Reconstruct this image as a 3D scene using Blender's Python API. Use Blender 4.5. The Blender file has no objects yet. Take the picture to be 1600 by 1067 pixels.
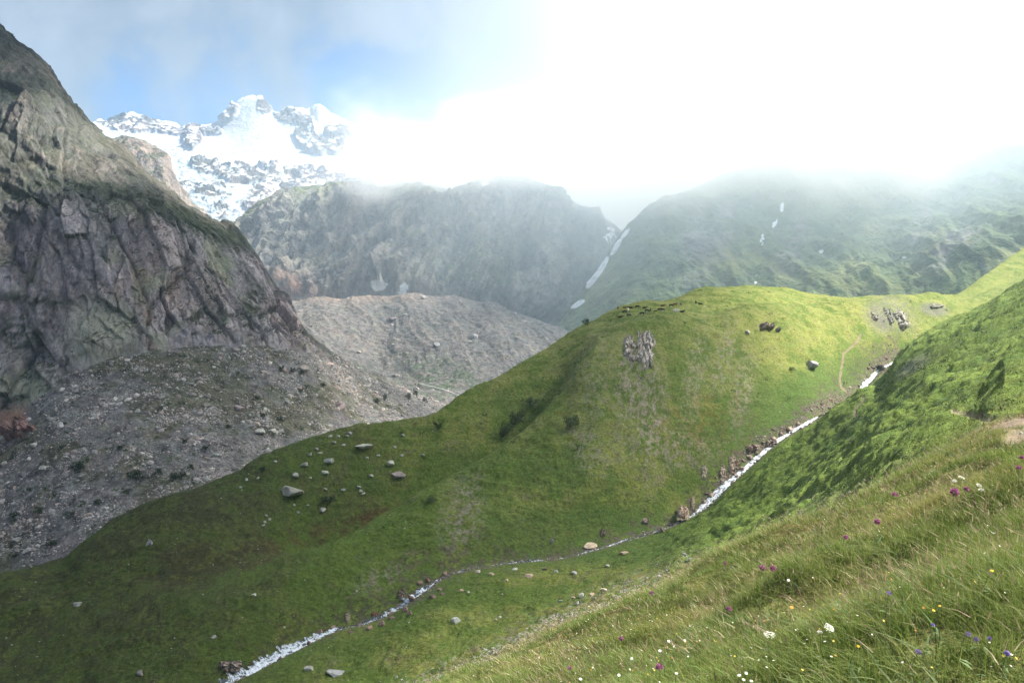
import bpy, math, random
import numpy as np
from math import radians, sin, cos, tan, pi
random.seed(7); RS = np.random.RandomState(11)
C = bpy.context.scene.collection
SC = bpy.context.scene

# ---------------------------------------------------------------- camera, sky, sun, exposure
TH = radians(-4.0); F = 1244.4; CX = 800.0; CY = 533.5
cd = bpy.data.cameras.new('camera'); cam = bpy.data.objects.new('camera', cd); C.objects.link(cam)
cd.sensor_width = 36; cd.lens = 28; cd.clip_start = 0.05; cd.clip_end = 40000
cam.location = (0, 0, 0); cam.rotation_euler = (radians(90) + TH, 0, 0)
SC.camera = cam
SC.view_settings.view_transform = 'Standard'; SC.view_settings.look = 'None'
SC.view_settings.exposure = 1.8; SC.view_settings.gamma = 1
SUN_AZ, SUN_EL = radians(80), radians(48)
SDIR = np.array([sin(SUN_AZ)*cos(SUN_EL), cos(SUN_AZ)*cos(SUN_EL), sin(SUN_EL)])
sd = bpy.data.lights.new('sun', 'SUN'); so = bpy.data.objects.new('sun', sd); C.objects.link(so)
sd.energy = 4.8; sd.angle = radians(2.0); sd.color = (1.0, 0.95, 0.84)
so.rotation_euler = (radians(90) - SUN_EL, 0, -SUN_AZ + pi)
from mathutils import Vector
so.rotation_euler = Vector(SDIR).to_track_quat('Z', 'Y').to_euler()
so.location = (200, 100, 300)
SC.cycles.volume_bounces = 8; SC.cycles.max_bounces = 10; SC.cycles.diffuse_bounces = 2
SC.cycles.transparent_max_bounces = 12
SC.cycles.use_denoising = True
try: SC.cycles.volume_step_rate = 1.0; SC.cycles.volume_max_steps = 128
except Exception: pass

class NT:
    """tiny helper for node trees"""
    def __init__(s, tree): s.t = tree; s.n = tree.nodes; s.l = tree.links
    def new(s, kind, **kw):
        n = s.n.new(kind)
        for k, v in kw.items(): setattr(n, k, v)
        return n
    def put(s, sock, v):
        if isinstance(v, bpy.types.NodeSocket): s.l.new(v, sock)
        elif v is not None: sock.default_value = v
    def math(s, op, a, b=None, c=None, clamp=False):
        n = s.new('ShaderNodeMath', operation=op, use_clamp=clamp)
        s.put(n.inputs[0], a); s.put(n.inputs[1], b)
        if c is not None: s.put(n.inputs[2], c)
        return n.outputs[0]
    def noise(s, vec, scale, detail=4, rough=.55, dist=0, out='Fac'):
        n = s.new('ShaderNodeTexNoise'); s.put(n.inputs['Vector'], vec)
        n.inputs['Scale'].default_value = scale; n.inputs['Detail'].default_value = detail
        n.inputs['Roughness'].default_value = rough; n.inputs['Distortion'].default_value = dist
        return n.outputs[out]
    def ramp(s, fac, lo, hi, a=0., b=1., smooth=True):
        n = s.new('ShaderNodeMapRange', interpolation_type='SMOOTHSTEP' if smooth else 'LINEAR')
        s.put(n.inputs[0], fac); s.put(n.inputs[1], lo); s.put(n.inputs[2], hi); s.put(n.inputs[3], a); s.put(n.inputs[4], b)
        return n.outputs[0]
    def mix(s, fac, a, b, mode='MIX'):
        n = s.new('ShaderNodeMix', data_type='RGBA', blend_type=mode)
        s.put(n.inputs[0], fac); s.put(n.inputs[6], a); s.put(n.inputs[7], b)
        return n.outputs[2]
    def vmath(s, op, a, b=None):
        n = s.new('ShaderNodeVectorMath', operation=op); s.put(n.inputs[0], a); s.put(n.inputs[1], b)
        return n.outputs['Value'] if op in ('DOT_PRODUCT', 'LENGTH') else n.outputs[0]
    def scalev(s, vec, sc, rot=(0, 0, 0)):
        n = s.new('ShaderNodeMapping'); s.put(n.inputs['Vector'], vec); n.inputs['Scale'].default_value = sc
        n.inputs['Rotation'].default_value = rot
        return n.outputs[0]

def dirpix(u, v):
    a = (u - CX)/F; b = (CY - v)/F
    d = np.array([a, cos(TH) - b*sin(TH), sin(TH) + b*cos(TH)])
    return d/np.linalg.norm(d)

w = bpy.data.worlds.new('World'); SC.world = w; w.use_nodes = True
T = NT(w.node_tree); T.n.clear()
sky = T.new('ShaderNodeTexSky', sky_type='NISHITA', sun_disc=False)
sky.sun_elevation = SUN_EL; sky.sun_rotation = SUN_AZ; sky.altitude = 1800; sky.air_density = 1.0; sky.dust_density = .4
co = T.new('ShaderNodeTexCoord').outputs['Generated']
# cloud deck: direction projected on a plane overhead
sep = T.new('ShaderNodeSeparateXYZ'); T.put(sep.inputs[0], co)
zz = T.math('MAXIMUM', T.math('ADD', sep.outputs[2], .22), .03)
cmb = T.new('ShaderNodeCombineXYZ')
T.put(cmb.inputs[0], T.math('DIVIDE', sep.outputs[0], zz)); T.put(cmb.inputs[1], T.math('DIVIDE', sep.outputs[1], zz))
n1 = T.noise(cmb.outputs[0], 1.15, 7, .55, .3)
n2 = T.noise(co, 7.0, 6, .6, .2)
# openings in the deck, low in the north-west and beside the peaks
cover = n1
def lobe(u, v, r0, r1, amp):
    d = tuple(dirpix(u, v))
    dt = T.vmath('DOT_PRODUCT', co, d)
    return T.ramp(dt, cos(r0), cos(r1), 0., amp)
gap = lobe(300, 172, .13, .0, .14)
for (u, v, a, b, amp) in [(225, 172, .08, 0, .34), (360, 160, .05, 0, .15), (560, 152, .075, 0, .46), (680, 172, .08, 0, .44), (800, 185, .07, 0, .22), (520, 95, .06, .0, .14)]:
    gap = T.math('ADD', gap, lobe(u, v, a, b, amp))
glow = T.ramp(T.vmath('DOT_PRODUCT', co, tuple(dirpix(1380, -60))), .80, 1.0, 0., 1., False); glow = T.math('MULTIPLY', T.math('POWER', glow, 5.5), .95)
cov = T.math('ADD', T.math('MULTIPLY', T.math('SUBTRACT', n1, .5), .9), T.math('MULTIPLY', T.math('SUBTRACT', n2, .5), 2.0))
cov = T.math('SUBTRACT', T.math('ADD', cov, .66), gap)
cov = T.math('MAXIMUM', T.ramp(cov, .12, .62), T.ramp(glow, .04, .22)); wideg = lobe(1020, -20, .42, .10, 1.0); cov = T.math('MAXIMUM', cov, T.math('MULTIPLY', wideg, 1.2, clamp=True))
shade = T.ramp(n1, .3, .75, .75, 1.15)
ccol = T.mix(T.ramp(n2, .35, .7), (.070, .088, .120, 1), (.135, .152, .182, 1))
ccol = T.mix(T.math('MULTIPLY', wideg, .75), ccol, (.235, .25, .275, 1)); ccol = T.mix(glow, ccol, (1.0, 1.0, .99, 1))
hrz = T.ramp(sep.outputs[2], -.02, .16, .0, 1.)
skyc = T.vmath('MULTIPLY', sky.outputs[0], (.022, .033, .045))
allc = T.mix(cov, skyc, ccol)
bg = T.new('ShaderNodeBackground'); T.put(bg.inputs['Color'], allc); bg.inputs['Strength'].default_value = 1.0
wo = T.new('ShaderNodeOutputWorld'); T.l.new(bg.outputs[0], wo.inputs[0])

# ---------------------------------------------------------------- numpy noise
PERM = RS.permutation(4096)
GRAD = RS.normal(size=(4096, 3)); GRAD /= np.linalg.norm(GRAD, axis=1)[:, None]
def perlin(p):
    p = np.asarray(p, dtype=np.float64); i = np.floor(p).astype(np.int64); f = p - i
    w = f*f*f*(f*(f*6 - 15) + 10); out = 0
    res = []
    for dx in (0, 1):
        hx = PERM[(i[..., 0] + dx) & 4095]; wx = w[..., 0] if dx else 1 - w[..., 0]
        for dy in (0, 1):
            hy = PERM[(hx + i[..., 1] + dy) & 4095]; wy = w[..., 1] if dy else 1 - w[..., 1]
            for dz in (0, 1):
                h = PERM[(hy + i[..., 2] + dz) & 4095]; wz = w[..., 2] if dz else 1 - w[..., 2]
                g = GRAD[h]
                out = out + wx*wy*wz*(g[..., 0]*(f[..., 0] - dx) + g[..., 1]*(f[..., 1] - dy) + g[..., 2]*(f[..., 2] - dz))
    return out*1.6
def fbm(p, L, octv=4, gain=.5, off=0.0):
    q = np.asarray(p)/np.asarray(L) + off; s = 0; a = 1
    for k in range(octv): s = s + a*perlin(q); q = q*2.03 + 17.3; a *= gain
    return s
def ridged(p, L, octv=4, gain=.5, off=0.0):
    q = np.asarray(p)/np.asarray(L) + off; s = 0; a = 1; n = 0
    for k in range(octv): s = s + a*(1 - 2*np.abs(perlin(q))); n += a; q = q*2.07 + 31.7; a *= gain
    return s/n
JIT = RS.uniform(0, 1, (4096, 3)); TIL = RS.normal(size=(4096, 3)); OFS = RS.uniform(-.5, .5, 4096)
def facets(p, L, seed=0., tilt=.6):
    """broken planar faces: offset + tilt per jittered cell; also distance to the nearest crack"""
    sh = p.shape[:-1]; q = (np.asarray(p)/np.asarray(L, float) + seed).reshape(-1, 3); b = np.floor(q).astype(np.int64)
    d1 = np.full(len(q), 1e9); d2 = d1.copy(); out = np.zeros(len(q))
    for i in (-1, 0, 1):
        for j in (-1, 0, 1):
            for k in (-1, 0, 1):
                h = PERM[(PERM[(PERM[(b[:, 0] + i) & 4095] + b[:, 1] + j) & 4095] + b[:, 2] + k) & 4095]
                df = q - (b + (i, j, k)) - JIT[h]; d = (df**2).sum(1); m = d < d1
                d2 = np.where(m, d1, np.minimum(d2, d)); d1 = np.where(m, d, d1)
                out = np.where(m, OFS[h] + tilt*.5*(df*TIL[h]).sum(1), out)
    return out.reshape(sh), (np.sqrt(d2) - np.sqrt(d1)).reshape(sh)
def sst(x, a, b):
    t = np.clip((x - a)/(b - a), 0, 1); return t*t*(3 - 2*t)
def lerp(a, b, t): return a + (b - a)*t
def mixc(c, d, t): return c*(1 - t[..., None]) + np.asarray(d)*t[..., None]
def rotp(p, az, tilt=0):
    x = p[..., 0]*cos(az) + p[..., 1]*sin(az); y = -p[..., 0]*sin(az) + p[..., 1]*cos(az)
    return np.stack([x, y, p[..., 2]], -1)

# ---------------------------------------------------------------- pixels <-> world (used while laying the land out)
def P(u, v, D):
    a = (u - CX)/F; b = (CY - v)/F
    dy = cos(TH) - b*sin(TH)
    return np.array([a*D/dy, D, (sin(TH) + b*cos(TH))*D/dy])
def proj(p):
    dep = p[..., 1]*cos(TH) + p[..., 2]*sin(TH); up = -p[..., 1]*sin(TH) + p[..., 2]*cos(TH)
    d = np.where(dep > .05, dep, 1e9)
    return CX + F*p[..., 0]/d, CY - F*up/d, dep
def pchip(x, y, xq):
    x = np.asarray(x, float); y = np.asarray(y, float)
    h = np.diff(x); d = np.diff(y)/h; n = len(x); m = np.zeros(n)
    for i in range(1, n - 1):
        if d[i-1]*d[i] > 0:
            w1 = 2*h[i] + h[i-1]; w2 = h[i] + 2*h[i-1]; m[i] = (w1 + w2)/(w1/d[i-1] + w2/d[i])
    m[0] = d[0]; m[-1] = d[-1]
    xq = np.clip(xq, x[0], x[-1]); k = np.clip(np.searchsorted(x, xq) - 1, 0, n - 2)
    t = (xq - x[k])/h[k]
    return (2*t**3 - 3*t**2 + 1)*y[k] + (t**3 - 2*t**2 + t)*h[k]*m[k] + (-2*t**3 + 3*t**2)*y[k+1] + (t**3 - t**2)*h[k]*m[k+1]
def feat(pts, az):
    """feature line given as (u, v, D) -> r, z per azimuth"""
    q = np.array([P(*p) for p in sorted(pts)])
    a = np.arctan2(q[:, 0], q[:, 1]); r = np.hypot(q[:, 0], q[:, 1])
    return pchip(a, r, az), pchip(a, q[:, 2], az)
def loft(lines, az, rows, mingap=.05):
    """lines: list of (r, z) arrays by azimuth; rows: samples per gap -> grid (row, col, 3)"""
    R = np.stack([l[0] for l in lines]); Z = np.stack([l[1] for l in lines])
    for k in range(1, len(R)): R[k] = np.maximum(R[k], R[k-1] + mingap)
    S = np.zeros_like(R); S[1:] = np.cumsum(np.hypot(np.diff(R, axis=0), np.diff(Z, axis=0)), axis=0)
    K, N = R.shape; H = np.diff(S, axis=0)
    def slopes(Y):
        d = np.diff(Y, axis=0)/H; m = np.zeros_like(Y); m[0] = d[0]; m[-1] = d[-1]
        for i in range(1, K - 1):
            w1 = 2*H[i] + H[i-1]; w2 = H[i] + 2*H[i-1]; ok = d[i-1]*d[i] > 0
            m[i] = np.where(ok, (w1 + w2)/(w1/np.where(ok, d[i-1], 1) + w2/np.where(ok, d[i], 1)), 0)
        return m
    mR, mZ = slopes(R), slopes(Z); rr = []; zz = []; tt = []
    for k in range(K - 1):
        n = rows[k]; t = np.arange(n)/n
        if k == K - 2: t = np.arange(n + 1)/n
        t = t[:, None]; h = H[k][None]
        a0 = 2*t**3 - 3*t**2 + 1; a1 = (t**3 - 2*t**2 + t)*h; b0 = -2*t**3 + 3*t**2; b1 = (t**3 - t**2)*h
        rr.append(a0*R[k] + a1*mR[k] + b0*R[k+1] + b1*mR[k+1]); zz.append(a0*Z[k] + a1*mZ[k] + b0*Z[k+1] + b1*mZ[k+1])
        tt.append(k + t + 0*h)
    r = np.concatenate(rr); z = np.concatenate(zz); t = np.concatenate(tt)
    g = np.stack([r*np.sin(az)[None], r*np.cos(az)[None], z], -1)
    return g, t
def normals(g):
    du = np.gradient(g, axis=1); dv = np.gradient(g, axis=0)
    n = np.cross(du, dv); n /= np.linalg.norm(n, axis=-1)[..., None] + 1e-12
    n *= np.where(n[..., 2:3] < 0, -1, 1)
    return n
def azr(u): return math.atan2((u - CX)/F, 1.0)
def fan(u0, u1, n, outer=()):
    a = np.linspace(azr(u0), azr(u1), n)
    lo = [x for x in outer if x < a[0]]; hi = [x for x in outer if x > a[-1]]
    return np.concatenate([lo, a, hi])

# ---------------------------------------------------------------- mesh helpers
def raw_mesh(name, verts, faces, mat=None, col=None, smooth=True, parent=None):
    """faces: int array (n, k) or list of such arrays"""
    me = bpy.data.meshes.new(name); verts = np.asarray(verts, np.float32)
    fl = faces if isinstance(faces, list) else [faces]
    fl = [np.asarray(f, np.int32) for f in fl if len(f)]
    me.vertices.add(len(verts)); me.vertices.foreach_set('co', verts.ravel())
    tot = np.concatenate([np.full(len(f), f.shape[1], np.int32) for f in fl]); idx = np.concatenate([f.ravel() for f in fl])
    me.loops.add(len(idx)); me.loops.foreach_set('vertex_index', idx)
    me.polygons.add(len(tot)); me.polygons.foreach_set('loop_start', np.concatenate([[0], np.cumsum(tot)[:-1]]).astype(np.int32))
    me.polygons.foreach_set('use_smooth', np.full(len(tot), smooth)); me.update(calc_edges=True)
    if col is not None:
        at = me.color_attributes.new('Col', 'FLOAT_COLOR', 'POINT')
        c4 = np.ones((len(verts), 4), np.float32); c4[:, :col.shape[1]] = col; at.data.foreach_set('color', c4.ravel())
    if mat: me.materials.append(mat)
    o = bpy.data.objects.new(name, me); C.objects.link(o)
    if parent is not None: o.parent = parent
    return o
def tag(o, label=None, cat=None, group=None, kind=None):
    if label: o['label'] = label
    if cat: o['category'] = cat
    if group: o['group'] = group
    if kind: o['kind'] = kind
    return o
SHEETS = {}
def grid_faces(nr, nc):
    i = np.arange(nr*nc).reshape(nr, nc)
    return np.stack([i[:-1, :-1], i[:-1, 1:], i[1:, 1:], i[1:, :-1]], -1).reshape(-1, 4)
def sheet(name, g, col, mat, kind='structure', split=None):
    """grid -> object(s); split: list of (name, mask, material): faces whose mask > .5 become their own object"""
    nr, nc = g.shape[:2]; f = grid_faces(nr, nc); v = g.reshape(-1, 3); c = col.reshape(-1, col.shape[-1])
    SHEETS[name] = (v,) + proj(v)
    left = np.ones(len(f), bool)
    for nm, mask, m in (split or []):
        mv = mask.reshape(-1)[f].mean(1) > .5; mv &= left; left &= ~mv
        if mv.sum() == 0: continue
        ff = f[mv]; used, inv = np.unique(ff, return_inverse=True)
        tag(raw_mesh(nm, v[used], inv.reshape(-1, 4), m, c[used]), kind='structure')
    ff = f[left]
    return tag(raw_mesh(name, v, ff, mat, c), kind=kind)
def hit(u, v, names=('meadow_hillside',), rad=4.0):
    """surface point of the land at a place in the view"""
    best = None
    for nm in names:
        vv, pu, pv, pd = SHEETS[nm]
        m = np.where((np.abs(pu - u) < rad) & (np.abs(pv - v) < rad) & (pd > .1))[0]
        if len(m) == 0: continue
        d = pd[m]; near = m[d < d.min()*1.06 + .3]
        j = near[np.argmin((pu[near] - u)**2 + (pv[near] - v)**2)]
        if best is None or pd[j] < best[1]: best = (vv[j], pd[j])
    return None if best is None else best[0]

# ---------------------------------------------------------------- materials
def mat_land(name, s1, s2, bump=.5, dist=.1, amp=.35, rough=.95, stretch=(1, 1, 1), rot=(0, 0, 0), s3=None, b_scale=None, spec=.15):
    m = bpy.data.materials.new(name); m.use_nodes = True; T = NT(m.node_tree); b = T.n['Principled BSDF']
    b.inputs['Roughness'].default_value = rough; b.inputs['Specular IOR Level'].default_value = spec
    at = T.new('ShaderNodeAttribute', attribute_name='Col').outputs['Color']
    co = T.scalev(T.new('ShaderNodeTexCoord').outputs['Object'], stretch, rot)
    a = T.noise(co, s1, 5, .65, .2); c = T.noise(co, s2, 4, .6)
    k = T.math('ADD', T.ramp(a, .3, .7, 1 - amp, 1 + amp, False), T.ramp(c, .3, .7, -amp*.6, amp*.6, False))
    k = T.math('MAXIMUM', k, .15)
    hue = T.noise(co, s1*.37, 4, .6, out='Color')
    hv = T.vmath('ADD', T.vmath('MULTIPLY', hue, (.36, .2, .36)), (.82, .90, .82))
    v = T.vmath('MULTIPLY', at, hv)
    n = T.new('ShaderNodeVectorMath', operation='SCALE'); T.put(n.inputs[0], v); T.put(n.inputs[3], k)
    T.put(b.inputs['Base Color'], n.outputs[0])
    bs = b_scale or s2
    h = T.math('ADD', T.noise(co, bs, 6, .65, .3), T.math('MULTIPLY', a, 1.5))
    bp = T.new('ShaderNodeBump'); bp.inputs['Strength'].default_value = bump; bp.inputs['Distance'].default_value = dist
    T.put(bp.inputs['Height'], h); T.l.new(bp.outputs[0], b.inputs['Normal'])
    return m
def mat_plain(name, col, rough=.8, var=.15, scale=3, bump=0, spec=.3, attr=False, trans=0):
    m = bpy.data.materials.new(name); m.use_nodes = True; T = NT(m.node_tree); b = T.n['Principled BSDF']
    b.inputs['Roughness'].default_value = rough; b.inputs['Specular IOR Level'].default_value = spec
    co = T.new('ShaderNodeTexCoord').outputs['Object']
    nz = T.noise(co, scale, 5, .6); k = T.ramp(nz, .3, .7, 1 - var, 1 + var, False)
    base = T.new('ShaderNodeAttribute', attribute_name='Col').outputs['Color'] if attr else (*col, 1)
    n = T.new('ShaderNodeVectorMath', operation='SCALE')
    if attr: T.put(n.inputs[0], base)
    else: n.inputs[0].default_value = col
    T.put(n.inputs[3], k); T.put(b.inputs['Base Color'], n.outputs[0])
    if bump:
        bp = T.new('ShaderNodeBump'); bp.inputs['Strength'].default_value = bump; bp.inputs['Distance'].default_value = .05
        T.put(bp.inputs['Height'], nz); T.l.new(bp.outputs[0], b.inputs['Normal'])
    if trans:
        tr = T.new('ShaderNodeBsdfTranslucent'); T.put(tr.inputs[0], n.outputs[0]); mx = T.new('ShaderNodeMixShader'); mx.inputs[0].default_value = trans
        T.l.new(b.outputs[0], mx.inputs[1]); T.l.new(tr.outputs[0], mx.inputs[2]); T.l.new(mx.outputs[0], T.n['Material Output'].inputs[0])
    return m
M_GRASS = mat_land('meadow', 1.1, 4.5, bump=.9, dist=.35, amp=.42)
M_ROCK = mat_land('cliff_rock', .05, .22, bump=.7, dist=3.0, amp=.28, stretch=(1, 1, .4))
M_SCREE = mat_land('scree', .12, .45, bump=1.0, dist=2.0, amp=.55)
M_FAR = mat_land('far_rock', .012, .05, bump=1.0, dist=14.0, amp=.35)
M_SNOW = mat_land('snow_and_rock', .004, .02, bump=.7, dist=25.0, amp=.08)
M_DIRT = mat_land('dirt', 2.0, 9.0, bump=.8, dist=.08, amp=.25)

#@@PART2
# ---------------------------------------------------------------- the meadow hillside: foreground slope, stream valley, knoll
OUT = tuple(np.radians(list(range(-180, -60, 8)) + list(range(-60, -35)) + list(range(36, 61)) + list(range(64, 181, 8))))
az = fan(-60, 1660, 1150, OUT); U = CX + F*np.tan(np.clip(az, -1.2, 1.2))
L_f0 = (np.full_like(az, .25), np.full_like(az, -1.5))
f1z = np.interp(U, [-300, 700, 1000, 1200, 1400, 1600, 1900], [-2.1, -1.95, -1.78, -1.66, -1.52, -1.42, -1.3])
L_f1 = (np.full_like(az, 2.1), f1z)
L_f2 = feat([(-300, 1260, 8), (400, 1180, 8), (700, 1115, 8), (1000, 1022, 8), (1200, 950, 8), (1400, 872, 8), (1600, 795, 8), (1900, 740, 8)], az)
CR = [(-300, 1330, 14), (0, 1300, 14), (500, 1150, 14), (700, 1062, 15), (800, 1025, 15), (880, 985, 15), (975, 935, 15.5), (1100, 875, 16.5), (1200, 835, 17.5),
      (1300, 797, 18.5), (1330, 778, 19), (1450, 717, 21), (1540, 672, 23), (1570, 655, 24), (1600, 648, 25), (1900, 560, 30)]
L_cr = feat(CR, az)
L_f3 = feat([(u, v + 24, D*1.75) for u, v, D in CR], az)
L_m1 = feat([(-300, 1290, 120), (0, 1250, 125), (500, 1150, 130), (700, 1068, 140), (850, 998, 150), (1000, 928, 150), (1100, 890, 128), (1200, 846, 108), (1300, 806, 84), (1330, 788, 76), (1450, 722, 54), (1510, 690, 50), (1550, 668, 46), (1600, 655, 44), (1900, 560, 50)], az)
L_m2 = feat([(-300, 1230, 130), (0, 1222, 137), (500, 1105, 152), (700, 1000, 168), (850, 925, 192), (1000, 872, 205), (1100, 825, 213), (1200, 765, 215), (1300, 705, 205), (1380, 650, 180), (1450, 612, 165), (1530, 575, 165), (1600, 540, 165), (1900, 420, 165)], az)
ST = [(-300, 1290, 132), (0, 1200, 143), (200, 1130, 155), (300, 1092, 164), (380, 1060, 171), (440, 1030, 177), (530, 985, 187), (600, 965, 192), (660, 925, 202), (700, 900, 210), (760, 885, 216), (870, 873, 222), (960, 850, 232),
      (1040, 825, 246), (1100, 795, 258), (1140, 757, 267), (1180, 720, 280), (1215, 690, 292), (1280, 650, 310), (1330, 630, 338), (1348, 612, 350), (1365, 590, 364), (1378, 575, 376), (1400, 566, 390), (1500, 520, 450), (1600, 476, 520), (1900, 400, 700)]
R_ = {1330: (619, 318), 1348: (608, 327), 1365: (601, 334), 1378: (596, 338), 1400: (562, 345), 1500: (498, 376), 1600: (442, 410), 1900: (330, 470)}
L_rr = feat([(u,) + R_[u] if u in R_ else (u, v + 2, D - 5) for u, v, D in ST] + [(1430, 534, 352), (1550, 472, 392)], az)
L_st = feat(ST, az)
L_bk = feat([(u, v - 3 - (8 if 1040 < u < 1290 else 0), D + 4) for u, v, D in ST], az)
L_kf = feat([(-300, 1150, 148), (0, 1130, 160), (300, 1020, 178), (500, 930, 200), (650, 860, 222), (800, 790, 238), (900, 740, 250), (1000, 700, 265), (1100, 640, 290), (1200, 590, 320), (1300, 545, 365), (1380, 520, 400), (1480, 492, 480), (1600, 455, 560), (1900, 360, 720)], az)
L_g = feat([(-300, 1110, 160), (0, 1060, 175), (300, 955, 192), (420, 905, 204), (500, 868, 215), (620, 798, 240), (700, 745, 255), (760, 706, 264), (830, 648, 278), (870, 600, 290), (905, 556, 302), (940, 528, 315), (1000, 500, 330), (1060, 492, 338), (1110, 497, 345), (1180, 474, 372), (1260, 478, 400), (1350, 472, 430), (1420, 468, 460), (1480, 474, 500), (1600, 446, 590), (1900, 340, 740)], az)
L_h = feat([(-300, 1085, 175), (0, 1000, 192), (300, 900, 213), (420, 868, 230), (500, 862, 245), (620, 806, 262), (700, 758, 277), (760, 722, 286), (830, 664, 300), (870, 610, 312), (905, 548, 324), (940, 520, 335), (1000, 494, 350), (1060, 488, 358), (1110, 492, 366), (1180, 477, 388), (1260, 479, 416), (1350, 474, 446), (1420, 471, 478), (1480, 474, 520), (1600, 432, 630), (1900, 320, 760)], az)
KK = [(-300, 985, 205), (0, 905, 215), (90, 882, 228), (130, 850, 232), (200, 800, 245), (270, 775, 252), (370, 742, 265), (400, 722, 270), (480, 690, 280), (560, 667, 290), (620, 657, 295), (680, 650, 300), (720, 620, 315), (800, 577, 335), (850, 547, 350), (900, 516, 365),
      (960, 484, 385), (1000, 474, 395), (1050, 467, 408), (1090, 453, 425), (1150, 446, 440), (1220, 450, 455), (1280, 463, 470), (1350, 466, 490), (1450, 459, 520), (1490, 461, 560), (1540, 430, 620), (1600, 388, 700), (1900, 230, 850)]
L_k = feat(KK, az)
L_hk = (.5*L_h[0] + .5*L_k[0], .42*L_h[1] + .58*L_k[1])
L_b1 = (L_k[0] + 60, L_k[1] - 45); L_b2 = (L_k[0] + 190, L_k[1] - 170)
rows = [16, 60, 60, 14, 10, 150, 120, 10, 8, 170, 90, 14, 70, 50, 12, 10]
g, tt = loft([L_f0, L_f1, L_f2, L_cr, L_f3, L_m1, L_m2, L_rr, L_st, L_bk, L_kf, L_g, L_h, L_hk, L_k, L_b1, L_b2], az, rows)
r = np.hypot(g[..., 0], g[..., 1])
pu, pv, pd = proj(g)
WID = ([-300, 200, 300, 370, 440, 500, 540, 570, 600, 635, 660, 690, 720, 760, 800, 870, 900, 960, 1030, 1070, 1100, 1140, 1165, 1200, 1230, 1290, 1340, 1370, 1400], [1.2, 1.2, 1.3, 1.5, 1.7, 1.2, 1.2, 1.7, 1.1, 1.9, 1.6, .9, .7, .75, .6, .85, .9, .8, .7, .8, 1.4, 2.6, 3.2, 2.4, 1.7, 1.9, 1.6, 2.4, 2.2])
def stream_center(n, u0=-250, u1=1420):
    """meandering centre line of the stream"""
    uu = np.linspace(u0, u1, n); r_, z_ = feat(ST, np.arctan2((uu - CX)/F, 1.0))
    a_ = np.arctan2((uu - CX)/F, 1.0); c = np.stack([r_*np.sin(a_), r_*np.cos(a_), z_], -1)
    k_ = max(1, int(n/60))
    for _ in range(k_*k_//3 + 2): c[1:-1] = .5*c[1:-1] + .25*(c[:-2] + c[2:])
    tg = np.gradient(c, axis=0)[:, :2]; tg /= np.linalg.norm(tg, axis=1)[:, None]; nr = np.stack([-tg[:, 1], tg[:, 0]], -1)
    wob = (1.5*perlin(np.stack([uu/46., uu*0 + .5, uu*0 + .5], -1)) + .8*perlin(np.stack([uu/17., uu*0 + 7.5, uu*0 + .5], -1)))*np.interp(uu, [900, 1100], [1.2, .8])
    c[:, :2] += nr*wob[:, None]
    return uu, c, nr
STW = stream_center(220)[1]
def polydist(p, line):
    """horizontal distance to a polyline, and parameter along it"""
    best = np.full(p.shape[:-1], 1e9); par = np.zeros(p.shape[:-1])
    for k in range(len(line) - 1):
        a = line[k, :2]; d = line[k+1, :2] - a; L2 = (d**2).sum()
        t = np.clip(((p[..., :2] - a) @ d)/L2, 0, 1); q = a + t[..., None]*d
        dd = np.hypot(p[..., 0] - q[..., 0], p[..., 1] - q[..., 1]); m = dd < best
        best[m] = dd[m]; par[m] = k + t[m]
    return best, par
sdist = np.full(r.shape, 1e3); sel = (r > 60) & (r < 560)
sdist[sel] = polydist(g[sel], STW)[0]
# relief
wide = (1 - sst(np.abs(az), radians(36.5), radians(42)))[None]; far = sst(r, 30, 70)*wide; calm = sst(sdist, 2, 16)
g0 = g.copy()
big = fbm(g, 30, 3, .5)*1.7*far
rightslope = far*sst(U[None, :] + 0*r, 980, 1150)*(1 - sst(tt, 6.8, 7.6))
rib = ridged(rotp(g, radians(-54)) + 2.5*fbm(g, 14, 2)[..., None], (8, 30, 30), 3, .5)
kn = ridged(np.stack([g[..., 0] + 5*fbm(g, 30, 2), g[..., 1]*.22, 0*r], -1), 13, 3, .5)
med = fbm(g, 6, 4, .55)
fine = fbm(g, 1.6, 3, .6)
g[..., 2] += calm*(big*.7 + med*far*.45 + fine*far*.16)
g[..., 2] += calm*rightslope*(.25 + .75*sst(r, 60, 190))*(rib*1.25 + fbm(g, (10, 10, 10), 4)*1.5)
g[..., 2] += calm*far*sst(tt, 8.5, 10)*(1 - sst(tt, 11.2, 12))*kn*.8
spw = sst(tt, 9.3, 10.6)*(1 - sst(tt, 11.6, 12.6))
g[..., 2] -= spw*5.0*(1 - sst(U[None] + 0*r, 880, 938))*sst(U[None] + 0*r, 640, 860)
terr = ridged(np.stack([g[..., 2]*1.0 + fbm(g, 40, 2)*4, g[..., 0]*.05, g[..., 1]*.05], -1), 3.2, 2)
g[..., 2] += calm*far*(terr*.45 + ridged(g + 3*fbm(g, 20, 2)[..., None], (7, 7, 3), 3)*.35)
near = (1 - sst(r, 24, 40))
hump = fbm(g, 3.2, 3, .5, 4.2)
g[..., 2] += near*np.clip(r*.022, 0, .30)*(hump - .35 + fbm(g, .8, 3)*.25)
g[..., 2] -= (1 - sst(sdist - np.interp(pu, *WID), -.2, 1.6))*.42*sst(r, 60, 70)
fold = np.interp(pu, [1040, 1130, 1230, 1330, 1400, 1480, 1560, 1640], [985, 950, 905, 850, 806, 780, 748, 725]); dv = (pv - fold)
fs = sst(pu, 1040, 1160)*(tt < 3.4)*(r < 20)
g[..., 2] += fs*(.20*np.exp(-((dv - 26)/22)**2) - .26*np.exp(-((dv + 12)/17)**2))
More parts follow.
